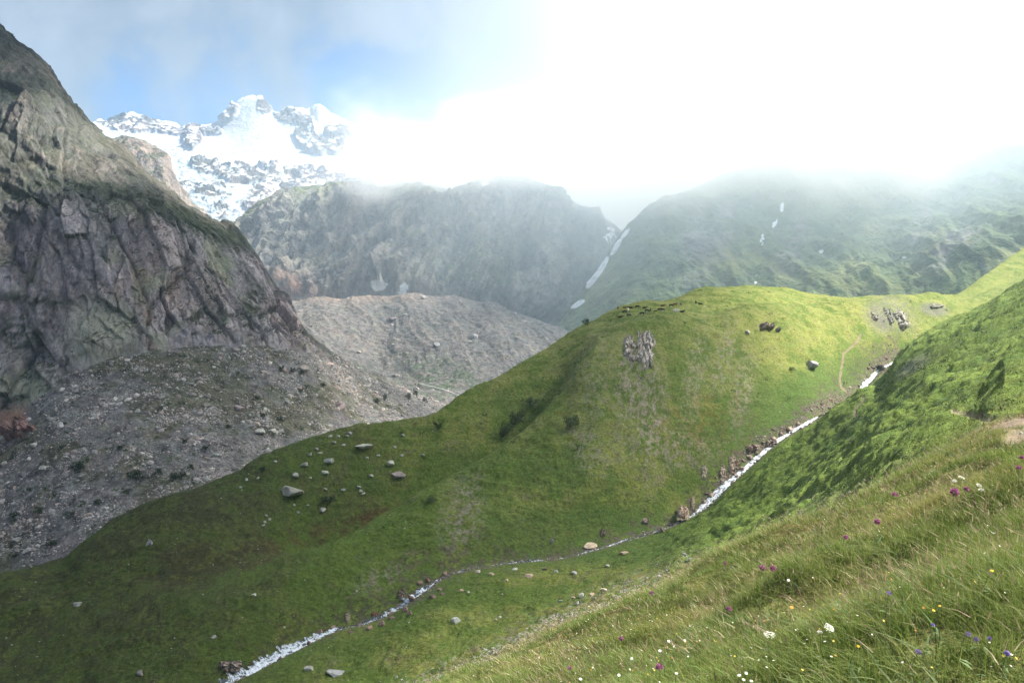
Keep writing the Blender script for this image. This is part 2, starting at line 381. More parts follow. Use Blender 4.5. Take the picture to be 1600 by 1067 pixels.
fold2 = np.interp(pu, [1150, 1300, 1400, 1500], [1000, 925, 880, 850]); dv = pv - fold2
g[..., 2] += sst(pu, 1150, 1260)*(1 - sst(pu, 1420, 1520))*(tt < 3.4)*(r < 20)*(.08*np.exp(-((dv + 30)/20)**2) - .14*np.exp(-((dv - 16)/24)**2))
pu, pv, pd = proj(g)
n = normals(g)
# colour
def ell(cu, cv, ru, rv, ang=0, soft=.35):
    x = pu - cu; y = pv - cv; ca, sa = cos(radians(ang)), sin(radians(ang))
    d = np.sqrt(((x*ca + y*sa)/ru)**2 + ((-x*sa + y*ca)/rv)**2)
    return 1 - sst(d, 1 - soft, 1 + soft)
nA = fbm(g, 45, 4, .55); nB = fbm(g, 9, 4, .6, 3.1); nC = fbm(g, 2.2, 3, .6, 5.5); nD = fbm(g, .9, 2, .6, 8.5)
col = np.zeros(g.shape) + np.array([.088, .122, .020])
col = mixc(col, (.175, .185, .038), sst(nA*.7 + nB*.6 + (tt > 9.5)*.12*sst(pv, 760, 560), -.15, .75))
col = mixc(col, (.034, .070, .012), sst(nB + nC*.8, .25, 1.0)*.8)
col = mixc(col, (.17, .155, .055), sst(nC + nB*.6 + nA*.5, .35, 1.2)*.8)
upper = sst(tt, 9.2, 10.2)
col = mixc(col, (.205, .20, .055), upper*sst(-pv, -760, -500)*.55*sst(nB + nC, -.9, .6))
col = mixc(col, (.185, .14, .03), ell(1110, 660, 90, 45)*sst(nC + nB, -.3, .6)*.6)
# lush green foot of the knoll
col = mixc(col, (.066, .105, .020), np.maximum(ell(1230, 630, 130, 40, -25), ell(900, 840, 190, 50))*.65)
# dry scars with stones on the knoll face
scar = np.maximum.reduce([ell(1018, 660, 26, 90, 0, .6), ell(985, 600, 25, 65, 0, .6), ell(1085, 590, 16, 70, 10, .7)*.8, ell(1130, 560, 14, 50, 12, .7)*.8, ell(1160, 610, 16, 60, 8, .7)*.7, ell(1040, 700, 80, 28, 5, .7)*.8, ell(930, 600, 30, 80, 10, .8)*.5, ell(920, 700, 25, 45, -20, .8)*.7, ell(722, 810, 28, 62, 10, .7)*.9, ell(600, 905, 40, 18, -20, .7)*.7])
scar = scar*sst(nC + nD*.8, -.25, .5)
col = mixc(col, (.25, .205, .145), scar*.9)
# rust-red patches
red = np.maximum.reduce([ell(420, 852, 100, 15, -14, .7), ell(300, 880, 120, 30, -8, .8), ell(560, 815, 60, 9, -25, .7), ell(150, 990, 130, 30, -10, .9)*.45])*sst(nC + nB, -.6, .4)
col = mixc(col, (.105, .042, .020), red*.8)
col = mixc(col, (.10, .085, .035), ell(340, 800, 200, 60, -12, .8)*sst(nB, -.5, .5)*.55)
# dark brown bare edges between ribs of the right slope
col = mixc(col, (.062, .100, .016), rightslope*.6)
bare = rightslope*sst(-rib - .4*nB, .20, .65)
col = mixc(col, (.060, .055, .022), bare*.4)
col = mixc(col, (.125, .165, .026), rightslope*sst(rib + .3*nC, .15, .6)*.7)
bare2 = np.maximum.reduce([ell(1410, 738, 40, 16, -28, .8), ell(1310, 785, 55, 12, -28, .8), ell(1270, 790, 40, 14, -20, .8)])*sst(nC, -.4, .3)*(tt > 4.8)
col = mixc(col, (.13, .105, .08), bare2*.7)
# stony band in the valley floor below the foreground
band = (np.maximum(ell(860, 985, 190, 26, -26, .7), ell(700, 1060, 160, 26, -24, .7)))*(tt > 4.6)*sst(nC + nD, .05, .55)
col = mixc(col, (.27, .24, .19), band*.75)
col = mixc(col, (.14, .12, .03), (np.maximum(ell(860, 985, 190, 40, -26, .7), ell(700, 1050, 200, 40, -24, .7)))*(tt > 4.6)*sst(nB, -.2, .5)*.6)
# stony stream banks
bankm = (1 - sst(sdist, 2.5, 6.5 + 3*np.clip(nC, -1, 1)))*sst(nD + nC, -.5, .4)*(r > 60)
farb = (1 - sst(sdist, 2.5, (9 + 5*np.clip(nC + nB, -1, 1))*np.interp(pu, [300, 400, 560, 700, 780, 900], [1.5, 1., 1.7, 1.5, 1., 1.])))*(tt > 7.9)*(r > 60)*sst(nC + nD, -.5, .3)
col = mixc(col, (.065, .050, .033), farb*.85)
col = mixc(col, (.12, .092, .07), bankm*.9)
heath_shade = sst(-g[..., 0] + 30*nA, 20, 105)*(tt > 6)  # dark heath tone that also paints the lower-left shade into the turf
col = mixc(col, (.040, .042, .015), heath_shade*(.62 + .30*sst(nB + nC, -.4, .5)))
gorge = ell(1400, 492, 26, 40, -35, .5)*sst(nC + nD, -.4, .4) + ell(1460, 484, 22, 10, 10, .5)*.8 + ell(1370, 498, 14, 26, -30, .6)*.6
gorge += ell(1420, 575, 26, 10, -30, .6)*.6
gorge = np.clip(gorge, 0, 1)*upper + ell(1425, 572, 30, 9, -32, .6)*.6*(tt < 8)
col = mixc(col, (.13, .12, .095), np.clip(gorge, 0, 1))
col = col*np.array([1.08, 1.14, 1.25])
# foreground: yellower, dry seed heads
fg = (tt < 4.5)
col = np.where(fg[..., None], mixc(np.zeros(g.shape) + np.array([.085, .105, .022]), (.16, .14, .05), sst(hump + nC*.5, -.3, .6)), col)
# footpath
PATHS = [([(1345, 522, 3.2), (1338, 535, 3.2), (1325, 546, 3.), (1318, 552, 3.5), (1316, 570, 3.), (1312, 590, 3.), (1314, 604, 3.), (1322, 611, 3.)], 'far'),
         ([(1349, 617, 3.), (1350, 624, 3.), (1337, 638, 3.), (1336, 652, 4.)], 'right'),
         ([(1490, 641, 6), (1515, 647, 11), (1545, 653, 12), (1562, 656, 6)], 'right'),
         ([(1552, 664, 12), (1585, 658, 17), (1640, 652, 22)], 'fg'),
         ([(1570, 686, 8), (1590, 683, 11), (1650, 677, 14)], 'fg')]
path = np.zeros(r.shape)
for pts, where in PATHS:
    okm = (tt > 8.5) if where == 'far' else ((tt > 4.4) & (tt < 8)) if where == 'right' else (tt < 4.3)
    for k in range(len(pts) - 1):
        a = np.array(pts[k], float); b = np.array(pts[k+1], float); d = (b - a)[:2]
        t = np.clip(((pu - a[0])*d[0] + (pv - a[1])*d[1])/(d @ d), 0, 1)
        dd = np.hypot(pu - a[0] - t*d[0], (pv - a[1] - t*d[1])*1.2); wd = a[2] + (b[2] - a[2])*t
        path = np.maximum(path, okm*(1 - sst(dd/(wd*(.62 if where != 'fg' else 1)) + nD*.45 + nC*.25, .7, 1.15)))
g[..., 2] -= path*np.where(r < 40, .05, .25)
col = mixc(col, (.20, .155, .11), path*sst(nC, -1.5, .1))
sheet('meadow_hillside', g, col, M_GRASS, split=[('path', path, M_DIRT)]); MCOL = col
G_MEADOW = (g, tt, n, pu, pv, pd, path)

# ---------------------------------------------------------------- left mountain, its cliff and the scree below it
SK = [(-500, -700, 1000), (-300, -330, 900), (-60, -10, 820), (0, 55, 800), (30, 72, 798), (60, 98, 796), (90, 140, 794), (120, 180, 792), (150, 212, 790), (185, 237, 790), (215, 268, 790), (250, 296, 790), (290, 322, 790), (330, 347, 785), (360, 360, 790), (385, 388, 800),
      (400, 415, 800), (420, 452, 800), (450, 488, 805), (490, 528, 820), (540, 566, 850), (600, 596, 900), (650, 616, 950), (700, 636, 1000), (760, 655, 1050), (900, 690, 1130)]
az = fan(-200, 850, 760, (-1.2, -1.1, -1.0, -.95, -.9, -.85, -.8, -.75))
S0 = feat([(-500, 1150, 330), (0, 960, 390), (200, 850, 420), (400, 770, 480), (560, 715, 560), (680, 690, 640), (760, 690, 720), (900, 700, 800)], az)
S2 = feat([(-500, 800, 440), (-100, 740, 500), (0, 690, 530), (60, 630, 545), (100, 594, 556), (200, 562, 580), (300, 548, 610), (400, 546, 645), (480, 552, 690), (540, 582, 750), (600, 604, 840), (650, 620, 905), (700, 640, 965), (760, 659, 1030), (900, 693, 1110)], az)
S1 = (.5*S0[0] + .5*S2[0], .56*S0[1] + .44*S2[1])
S3 = feat([(-500, 200, 560), (-100, 320, 590), (0, 300, 610), (100, 296, 625), (200, 318, 650), (300, 352, 690), (350, 372, 720), (385, 400, 750), (420, 460, 762), (450, 494, 772), (490, 534, 785), (540, 570, 810), (600, 599, 880), (650, 618, 935), (700, 638, 985), (760, 657, 1042), (900, 692, 1120)], az)
S4 = feat(SK, az)
S5 = (S4[0] + 120, S4[1] - 90); S6 = (S4[0] + 400, S4[1] - 500)
g, tt = loft([S0, S1, S2, S3, S4, S5, S6], az, [150, 190, 300, 250, 10, 8])
n = normals(g); pu, pv, pd = proj(g)
cliff = sst(tt, 1.97, 2.06)*(1 - sst(pu, 470, 560))
upm = sst(tt, 2.9, 3.1)
q = rotp(g, radians(-35))
amt = cliff*sst(tt, 2.0, 2.12)
q2_ = np.stack([q[..., 0]*cos(.3) + q[..., 2]*sin(.3), q[..., 1], -q[..., 0]*sin(.3) + q[..., 2]*cos(.3)], -1)
wq = q2_ + 2.2*np.stack([fbm(q, 30, 3), fbm(q, 30, 3, .5, 5.), fbm(q, 30, 3, .5, 9.)], -1)
fa, ea = facets(wq, (52, 52, 130), 1.3, .8); fb, eb = facets(wq, (15, 15, 50), 5.2, .8); fc_, ec = facets(wq, (5, 5, 17), 9.4, .8)
disp = amt*(ridged(q, (120, 120, 260), 3, .5)*9 + fa*9.5 + fb*4.5 + fc_*2.0 - 2*(1 - sst(ea, 0, .10)) + fbm(q, 4, 3, .6)*.7)*(1 - .35*upm)*(1 - .6*sst(tt, 3.85, 4.0))
g = g + n*disp[..., None]
gul = ridged(np.stack([q[..., 0] + 6*fbm(g, 40, 2), q[..., 1]*.15, q[..., 2]*.15], -1), 30, 3)
g[..., 2] += (1 - cliff)*sst(tt, 0, .5)*(gul*3.2 + fbm(g, 14, 4, .6)*1.6)
n = normals(g); pu, pv, pd = proj(g)
nA = fbm(g, 60, 4); nB = fbm(g, 16, 4, .6, 2.); nC = fbm(g, 5, 3, .6, 4.); nV = fbm(q, (9, 9, 70), 4, .6, 1.)
rock = np.zeros(g.shape) + np.array([.20, .185, .185])
rock = mixc(rock, (.27, .235, .22), sst(nA + nB*.6, -.1, .9))
rock = mixc(rock, (.105, .095, .10), sst(nV + .4*nB, .15, .85)*.75)
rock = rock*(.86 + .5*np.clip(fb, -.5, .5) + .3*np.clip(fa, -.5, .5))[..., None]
crk = np.maximum(1 - sst(ea + .03*nC, .01, .07), (1 - sst(eb + .04*nC, .01, .10))*.7)
st_ = fbm(q, (2.2, 2.2, 38), 4, .65, 3.)
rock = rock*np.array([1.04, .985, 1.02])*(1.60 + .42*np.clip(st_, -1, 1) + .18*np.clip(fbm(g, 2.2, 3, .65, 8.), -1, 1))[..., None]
ek2 = (1 - sst(ec + .03*nC, .01, .10))*.45
rock = mixc(rock, (.05, .046, .048), np.maximum(crk*.5, ek2*.8))
rock = mixc(rock, (.27, .27, .185), sst(fbm(q, (40, 40, 40), 4, .55, 6.), .15, .7)*.6)
rock = mixc(rock, (.30, .17, .13), ell(28, 668, 45, 30, 0, .5) + .35*ell(230, 500, 60, 80, 0, .8)*sst(nB, -.2, .5))
rock = mixc(rock, (.30, .31, .24), ell(160, 520, 55, 55, 20, .5)*.7)
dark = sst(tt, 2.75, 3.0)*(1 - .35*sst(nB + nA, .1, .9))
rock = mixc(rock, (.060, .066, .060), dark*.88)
gr = (1 - .5*upm)*sst(n[..., 2] + .16*nB + .14*nC - .12*(1 - upm), .50, .68)*(.5 + .5*sst(nA + nB, -.6, .2))
gr = np.maximum(gr, ell(300, 345, 90, 14, 24, .6)*sst(nC, -.8, .1)*.95)
gr = np.maximum(gr, ell(120, 290, 130, 8, 6, .7)*sst(nC, -.5, .3)*.8)
for (a_, b_, c_, d_, e_) in [(320, 490, 45, 12, -15), (395, 470, 14, 30, 20), (30, 520, 40, 25, 10), (60, 470, 60, 8, 8), (120, 600, 60, 12, 20), (215, 590, 30, 14, -30)]:
    gr = np.maximum(gr, ell(a_, b_, c_, d_, e_, .7)*sst(nC + nB*.5, -.5, .2)*.9)
rock = mixc(rock, (.028, .038, .017), gr*.92)
scr = np.zeros(g.shape) + np.array([.18, .168, .158])
scr = mixc(scr, (.27, .25, .235), sst(nB + nC*.5, -.2, .8))
scr = mixc(scr, (.105, .10, .055), sst(nA + .5*nB + .35*ell(330, 600, 130, 45, 10, .8) + .3*ell(330, 600, 160, 70, 10, .8), .05, .55)*.75)
scr = mixc(scr, (.035, .055, .022), sst(nC + .5*nB, .62, .85)*.9)
scr = mixc(scr, (.16, .14, .12), (1 - sst(tt, 0.2, 1))*.15)
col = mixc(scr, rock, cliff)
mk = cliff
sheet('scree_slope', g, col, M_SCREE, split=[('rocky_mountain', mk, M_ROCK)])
G_SCREE = (g, tt, n, pu, pv, pd, cliff)

# ---------------------------------------------------------------- moraine and valley floor
az = fan(250, 1100, 520)
A0 = feat([(200, 800, 700), (1200, 800, 700)], az)
A1 = feat([(200, 600, 1180), (560, 610, 1180), (700, 628, 1150), (800, 640, 1150), (1200, 640, 1150)], az)
A2 = feat([(200, 545, 1320), (480, 545, 1320), (600, 590, 1290), (700, 590, 1270), (800, 580, 1300), (1200, 600, 1300)], az)
A3 = feat([(200, 430, 1720), (400, 452, 1720), (460, 472, 1700), (500, 466, 1700), (530, 470, 1700), (560, 462, 1700), (600, 466, 1700), (640, 460, 1690), (680, 464, 1670), (710, 462, 1660), (745, 472, 1630), (765, 474, 1620), (800, 488, 1590), (830, 499, 1570), (885, 517, 1540), (950, 535, 1520), (1200, 600, 1500)], az)
A4 = (A3[0] + 60, A3[1] - 16); A5 = (A3[0] + 300, A3[1] - 60)
g, tt = loft([A0, A1, A2, A3, A4, A5], az, [30, 90, 230, 12, 8])
pu, pv, pd = proj(g); q = rotp(g, radians(-12))
gl = ridged(np.stack([q[..., 0] + .6*q[..., 1] + 22*fbm(g, 120, 3), q[..., 1]*.16, q[..., 2]*.2], -1), 70, 4, .62)
g[..., 2] += sst(tt, 1.5, 2.2)*gl*8.5*(1 - sst(tt, 2.85, 3)*.7) + fbm(g, 60, 4, .55)*4*sst(tt, 1, 2) + fbm(g, 14, 3, .6)*1.4
n = normals(g); pu, pv, pd = proj(g)
nA = fbm(g, 90, 4); nB = fbm(g, 22, 4, .6, 3.); nC = fbm(g, 8, 3, .6, 5.)
col = np.zeros(g.shape) + np.array([.115, .108, .102])
col = mixc(col, (.175, .155, .138), sst(gl*.6 + .6*nB + .5*nA, .0, .7)*sst(tt, 2, 2.3))
col = mixc(col, (.075, .072, .07), sst(nB + nA, .1, 1.)*.6)
col = mixc(col, (.24, .17, .13), ell(560, 460, 120, 12, 0, .8)*.6)
col = mixc(col, (.045, .07, .03), np.maximum(ell(690, 590, 70, 28, 15, .6)*sst(nC + nB, -.2, .3), ell(600, 600, 120, 16, 18, .7)*sst(nC + nB, .05, .4))*.85)
col = mixc(col, (.2, .19, .18), sst(nC + .6*nB, .65, 1.0)*.8)
sheet('moraine', g, col, M_SCREE)

# ---------------------------------------------------------------- middle mountain
az = fan(200, 1250, 640)
B0 = feat([(100, 640, 1500), (1400, 640, 1500)], az)
B1 = feat([(100, 470, 1780), (400, 470, 1780), (600, 462, 1790), (760, 478, 1780), (880, 520, 1800), (1400, 560, 1900)], az)
B2 = feat([(100, 400, 1900), (400, 402, 1900), (600, 400, 1900), (760, 400, 1900), (850, 410, 1900), (950, 450, 1990), (1400, 520, 2100)], az)
TOP = [(100, 385, 2050), (330, 375, 2080), (372, 352, 2090), (400, 325, 2100), (432, 308, 2100), (450, 300, 2100), (480, 297, 2100), (520, 292, 2100), (560, 288, 2110), (600, 296, 2110), (640, 288, 2110), (700, 298, 2120), (750, 284, 2130), (800, 287, 2130), (850, 297, 2150), (880, 312, 2190), (900, 324, 2200), (948, 349, 2250), (1000, 385, 2300), (1400, 500, 2400)]
B3 = feat([(u, v + 12, D - 40) for u, v, D in TOP], az)
B4 = feat([(u, v - 1, D + 60) for u, v, D in TOP], az)
B5 = (B4[0] + 250, B4[1] + 2); B6 = (B5[0] + 400, B5[1] - 300)
g, tt = loft([B0, B1, B2, B3, B4, B5, B6], az, [14, 110, 150, 30, 14, 8, 6])
n = normals(g); pu, pv, pd = proj(g)
xz = g[..., 0]*cos(radians(52)) + g[..., 2]*sin(radians(52)); yz = -g[..., 0]*sin(radians(52)) + g[..., 2]*cos(radians(52))
dg = np.stack([xz, yz, g[..., 1]], -1)
st1 = ridged(dg, (420, 75, 300), 5, .58); st2 = ridged(dg, (110, 17, 80), 4, .6, 3.3)
gul = ridged(g, (150, 260, 500), 5, .55, 6.6)
am = sst(tt, .9, 1.2)*(1 - .6*sst(tt, 2.9, 3.4))
fa, ea = facets(dg + 14*fbm(g, 60, 3)[..., None], (330, 52, 160), 1.7, .8); fb, eb = facets(dg + 6*fbm(g, 30, 3)[..., None], (95, 17, 50), 7.7, .8)
g = g + n*(am*(st1*22 + fa*26 + fb*9 + gul*44 + fbm(g, 24, 4, .6)*3.5)*(1 - .6*sst(tt, 2.7, 3.2)))[..., None]
n = normals(g); pu, pv, pd = proj(g)
nA = fbm(g, 160, 4); nB = fbm(g, 45, 4, .6, 3.); nC = fbm(g, 14, 3, .6, 5.)
col = np.zeros(g.shape) + np.array([.115, .11, .105])
col = mixc(col, (.27, .24, .20), sst(fb*1.2 + fa*.8 + .4*nB + .25*st2, .0, .8)*.8)
col = mixc(col, (.19, .18, .165), (1 - sst(eb, .0, .16))*.0 + sst(fbm(dg, (70, 9, 60), 4, .6, 2.), .1, .6)*.55)
col = mixc(col, (.07, .10, .04), sst(n[..., 2]*1.1 + .25*nA + .22*nB + .5*ell(850, 400, 130, 120, 0, .8) - .3*ell(500, 400, 150, 90, 0, .6), .62, .95)*.85)
col = mixc(col, (.13, .15, .055), sst(tt, 2.6, 3.0)*sst(nB, -.5, .3)*.8)
col = mixc(col, (.30, .25, .21), ell(770, 335, 60, 35, 20, .7)*sst(nC, -.3, .4)*.7)
col = mixc(col, (.22, .11, .085), ell(450, 455, 60, 28, 20, .7)*sst(nB, -.6, .3)*.75)
col = mixc(col, (.24, .20, .17), ell(470, 480, 60, 14, -20, .7)*.7)
col = mixc(col, (.30, .29, .26), np.maximum.reduce([ell(845, 440, 20, 62, 10, .7), ell(870, 370, 16, 30, 0, .8), ell(812, 455, 12, 40, -5, .8), ell(690, 400, 10, 60, 30, .8)*.7])*sst(nC, -.6, .3)*.85)
snow = np.maximum.reduce([ell(590, 446, 15, 9, 15, .8), ell(631, 451, 7, 13, 18, .8), ell(954, 368, 8, 11, 0, .9)*.85, ell(757, 287, 8, 3, 0, .6)])
snow = sst(snow + .45*fbm(g, 22, 3, .65, 4.4), .5, .6)*(snow > .02)
col = mixc(col, (.8, .81, .84), snow)
sheet('middle_mountain', g, col, M_FAR)

# ---------------------------------------------------------------- green range on the right
az = fan(780, 1800, 760, (.82, .9, 1.0, 1.2))
R0 = feat([(700, 760, 800), (2600, 760, 800)], az)
R1 = feat([(700, 640, 1450), (860, 560, 1450), (1000, 500, 1400), (1200, 490, 1350), (1400, 480, 1300), (1600, 430, 1250), (2600, 300, 1200)], az)
R2 = feat([(700, 620, 1600), (880, 510, 1640), (950, 455, 1640), (1000, 420, 1620), (1200, 385, 1560), (1400, 375, 1520), (1600, 330, 1450), (2600, 150, 1400)], az)
TR = [(700, 640, 1700), (860, 530, 1700), (890, 492, 1720), (930, 432, 1780), (960, 384, 1840), (985, 354, 1900), (1020, 331, 1960), (1070, 314, 2000), (1130, 288, 2010), (1200, 262, 2020), (1300, 240, 2030), (1400, 222, 2020), (1500, 215, 1980), (1600, 200, 1900), (2600, -200, 1800)]
R3 = feat(TR, az)
R4 = (R3[0] + 200, R3[1] - 10); R5 = (R3[0] + 500, R3[1] - 260)
g, tt = loft([R0, R1, R2, R3, R4, R5], az, [14, 150, 190, 10, 8])
n = normals(g); pu, pv, pd = proj(g)
sh = g[..., 0] + .45*g[..., 2]
qq = np.stack([sh, g[..., 1]*.35, g[..., 2]*.35], -1)
s1 = ridged(qq, 330, 5, .52, 1.2); s2 = ridged(qq, 85, 4, .55, 4.1)
am = .6*sst(tt, .6, 1.2)*(1 - .75*sst(tt, 2.5, 3.0))*(.35 + .65*sst(pu, 940, 1060))
g = g + n*(am*(s1*85 + s2*22 + fbm(g, 50, 4, .6)*9))[..., None]
n = normals(g); pu, pv, pd = proj(g)
nA = fbm(g, 200, 4); nB = fbm(g, 60, 4, .6, 3.); nC = fbm(g, 16, 3, .6, 5.)
col = np.zeros(g.shape) + np.array([.095, .125, .055])
col = mixc(col, (.19, .20, .08), sst(nA + .5*nB, -.1, .7)*.8)
scr_ = sst(-s2*.7 - n[..., 2]*1.2 + .5*nB + .35*nA, -.75, -.15)
col = mixc(col, (.21, .195, .185), scr_*.8*(.6 + .4*sst(nC, -.4, .4)))
col = mixc(col, (.22, .20, .20), np.maximum.reduce([ell(1090, 390, 30, 55, 15, .7), ell(1130, 350, 20, 45, 10, .7), ell(1440, 350, 14, 50, 12, .7), ell(1490, 385, 50, 18, -40, .8), ell(1240, 380, 20, 40, 25, .8)])*sst(nC + nB, -.6, .4)*.7)
sn = np.maximum.reduce([ell(933, 425, 7, 30, 35, .25)*sst(nC, -1.6, -.6), ell(903, 475, 4, 13, 60, .3), ell(963, 385, 4, 16, 35, .4)*sst(nC, -.6, -.1), ell(977, 365, 3, 10, 40, .4), ell(1222, 324, 3, 8, 5, .4), ell(1211, 348, 3, 8, 25, .4)*sst(nC, -.7, .0), ell(1191, 374, 3, 9, 5, .4)*sst(nC, -.6, .1), ell(1181, 437, 2, 8, 5, .4)*sst(nC, -.4, .1), ell(1283, 393, 3, 3, 0, .4), ell(1413, 402, 3, 2, 0, .4), ell(1448, 273, 9, 3, 30, .4)])
sn = sst(sn + .35*fbm(g, 24, 3, .65, 4.4), .42, .55)*(sn > .02)
col = mixc(col, (.72, .73, .76), sn)
sheet('green_mountain_range', g, col, M_FAR)

# ---------------------------------------------------------------- rock spur behind the left mountain
az = fan(60, 480, 260)
q0 = feat([(0, 700, 1500), (500, 700, 1500)], az)
q1 = feat([(0, 450, 2100), (250, 400, 2150), (330, 400, 2200), (500, 500, 2250)], az)
SP = [(0, 260, 2500), (120, 236, 2500), (170, 224, 2500), (200, 223, 2500), (240, 235, 2500), (256, 248, 2490), (262, 268, 2480), (280, 300, 2470), (300, 325, 2460), (330, 350, 2450), (400, 400, 2400), (500, 470, 2400)]
q2 = feat([(u, v + 12, D - 120) for u, v, D in SP], az); q3 = feat(SP, az)
g, tt = loft([q0, q1, q2, q3, (q3[0] + 150, q3[1] - 60), (q3[0] + 400, q3[1] - 400)], az, [10, 90, 40, 10, 6])
n = normals(g); am = sst(tt, .8, 1.2)
g = g + n*(am*(ridged(g, (70, 90, 190), 5, .55)*22 + fbm(g, 22, 3, .6)*4))[..., None]
n = normals(g); pu, pv, pd = proj(g); nB = fbm(g, 40, 4, .6)
col = np.zeros(g.shape) + np.array([.17, .145, .13]); col = mixc(col, (.27, .21, .18), sst(nB, -.2, .6)); col = mixc(col, (.06, .075, .04), sst(n[..., 2] + .3*nB, .55, .85)*.8)
sheet('rock_spur', g, col, M_FAR)

# ---------------------------------------------------------------- snow massif with its glacier
az = fan(-150, 1100, 860)
C0 = feat([(-200, 600, 3000), (1200, 600, 3000)], az)
C1 = feat([(-200, 400, 3700), (300, 370, 3700), (380, 360, 3700), (480, 360, 3750), (1200, 380, 3800)], az)
C2 = feat([(-200, 300, 4500), (250, 268, 4500), (330, 275, 4400), (450, 290, 4400), (600, 300, 4400), (1200, 330, 4500)], az)
C3 = feat([(-200, 240, 5100), (150, 215, 5100), (250, 222, 5200), (330, 215, 5300), (400, 205, 5300), (470, 215, 5300), (520, 225, 5200), (620, 262, 5100), (1200, 300, 5100)], az)
TS = [(-200, 215, 5600), (60, 205, 5600), (130, 196, 5600), (152, 193, 5600), (176, 190, 5600), (190, 182, 5600), (205, 178, 5600), (218, 182, 5600), (232, 191, 5600), (255, 190, 5600), (275, 194, 5600), (290, 201, 5600), (310, 196, 5600), (330, 195, 5620), (345, 186, 5640), (356, 172, 5650), (366, 163, 5660), (380, 154, 5670), (392, 151, 5670), (402, 150, 5670), (410, 154, 5670), (418, 165, 5660), (428, 174, 5650), (436, 177, 5650), (445, 172, 5640), (458, 168, 5630), (470, 170, 5630), (482, 171, 5630), (490, 165, 5630), (497, 161, 5630), (505, 168, 5630), (515, 176, 5600), (530, 184, 5600), (548, 192, 5600), (562, 204, 5600), (600, 226, 5550), (640, 244, 5500), (700, 262, 5500), (1200, 300, 5500)]
C4 = feat(TS, az)
g, tt = loft([C0, C1, C2, C3, C4, (C4[0] + 200, C4[1] - 120), (C4[0] + 800, C4[1] - 900)], az, [8, 120, 110, 110, 8, 6])
n = normals(g); pu, pv, pd = proj(g)
def el2(*a): return ell(*a)
rk = np.maximum.reduce([ell(205, 193, 60, 13, 8, .5), ell(290, 205, 55, 8, 3, .6), ell(303, 222, 14, 14, 0, .5), ell(358, 178, 18, 11, -38, .5), ell(415, 165, 13, 14, 40, .6), ell(455, 182, 28, 12, 12, .5), ell(478, 208, 17, 30, -8, .5), ell(492, 230, 24, 12, 15, .5), ell(534, 209, 26, 8, -5, .5), ell(524, 231, 14, 12, 0, .5), ell(322, 264, 26, 12, 12, .7)*.75, ell(375, 278, 50, 12, 10, .7)*.75, ell(350, 296, 30, 8, 14, .7)*.6, ell(440, 282, 50, 12, 8, .7)*.7, ell(420, 262, 20, 6, 8, .7)*.5, ell(520, 288, 90, 16, 5, .7)*.8, ell(320, 300, 60, 10, 10, .8)*.7, ell(345, 330, 20, 20, 30, .8)*.5, ell(430, 310, 50, 22, -10, .7)])
nA = fbm(g, 500, 4); nB = fbm(g, 150, 4, .6, 3.); nC = fbm(g, 50, 4, .65, 5.); nD = fbm(g, 20, 2, .6, 8.)
rkm = sst(rk*(1 + .5*nB + .25*nC), .38, .52)
am = sst(tt, .9, 1.3)
fa, ea = facets(g + 40*fbm(g, 200, 3)[..., None], (260, 300, 420), 2.7, .9); fb, eb = facets(g, (85, 100, 130), 8.7, .9)
dsp = (.05 + .95*rkm)*(ridged(g, (160, 260, 420), 4, .55)*34 + fa*32 + fb*9 + ridged(g, (60, 60, 110), 4, .6)*14) + (1 - rkm)*sst(-pu, -340, -250)*ridged(g, (80, 80, 60), 4, .6)*22*sst(pv, 215, 240)
dsp += (1 - rkm)*ell(330, 315, 70, 40, 20, .7)*ridged(g, 70, 4, .6)*26
g = g + n*((am*dsp*(1 - .55*sst(tt, 3.5, 3.95)))[..., None])
n = normals(g); pu, pv, pd = proj(g)
col = np.zeros(g.shape) + np.array([.38, .40, .44])
sn2 = sst(nC + nD*.8 + n[..., 2], .95, 1.25)
col = mixc(col, (.34, .40, .46), ell(310, 310, 90, 50, 20, .7)*sst(nC, -.4, .5)*.8)
rc = np.zeros(g.shape) + np.array([.075, .06, .055]); rc = mixc(rc, (.13, .10, .09), sst(nB, -.2, .6))
rc = mixc(rc, (.55, .56, .6), sst(nB*.5 + nC*.8 + n[..., 2]*1.1, .95, 1.1)*.95)
g[..., 2] += sst(tt, 3.6, 4)*(1 - sst(tt, 4, 4.3))*(fbm(g*(1., 0., 0.), 55, 4, .65)*20)
col = mixc(col, rc, rkm)
sheet('snow_mountain', g, col, M_SNOW)
# base ground that closes the valley floors
tag(raw_mesh('ground', [(-14000, -9000, -420), (14000, -9000, -420), (14000, 16000, -420), (-14000, 16000, -420)], np.array([[0, 1, 2, 3]]), M_SCREE, np.full((4, 3), .15)), kind='structure')
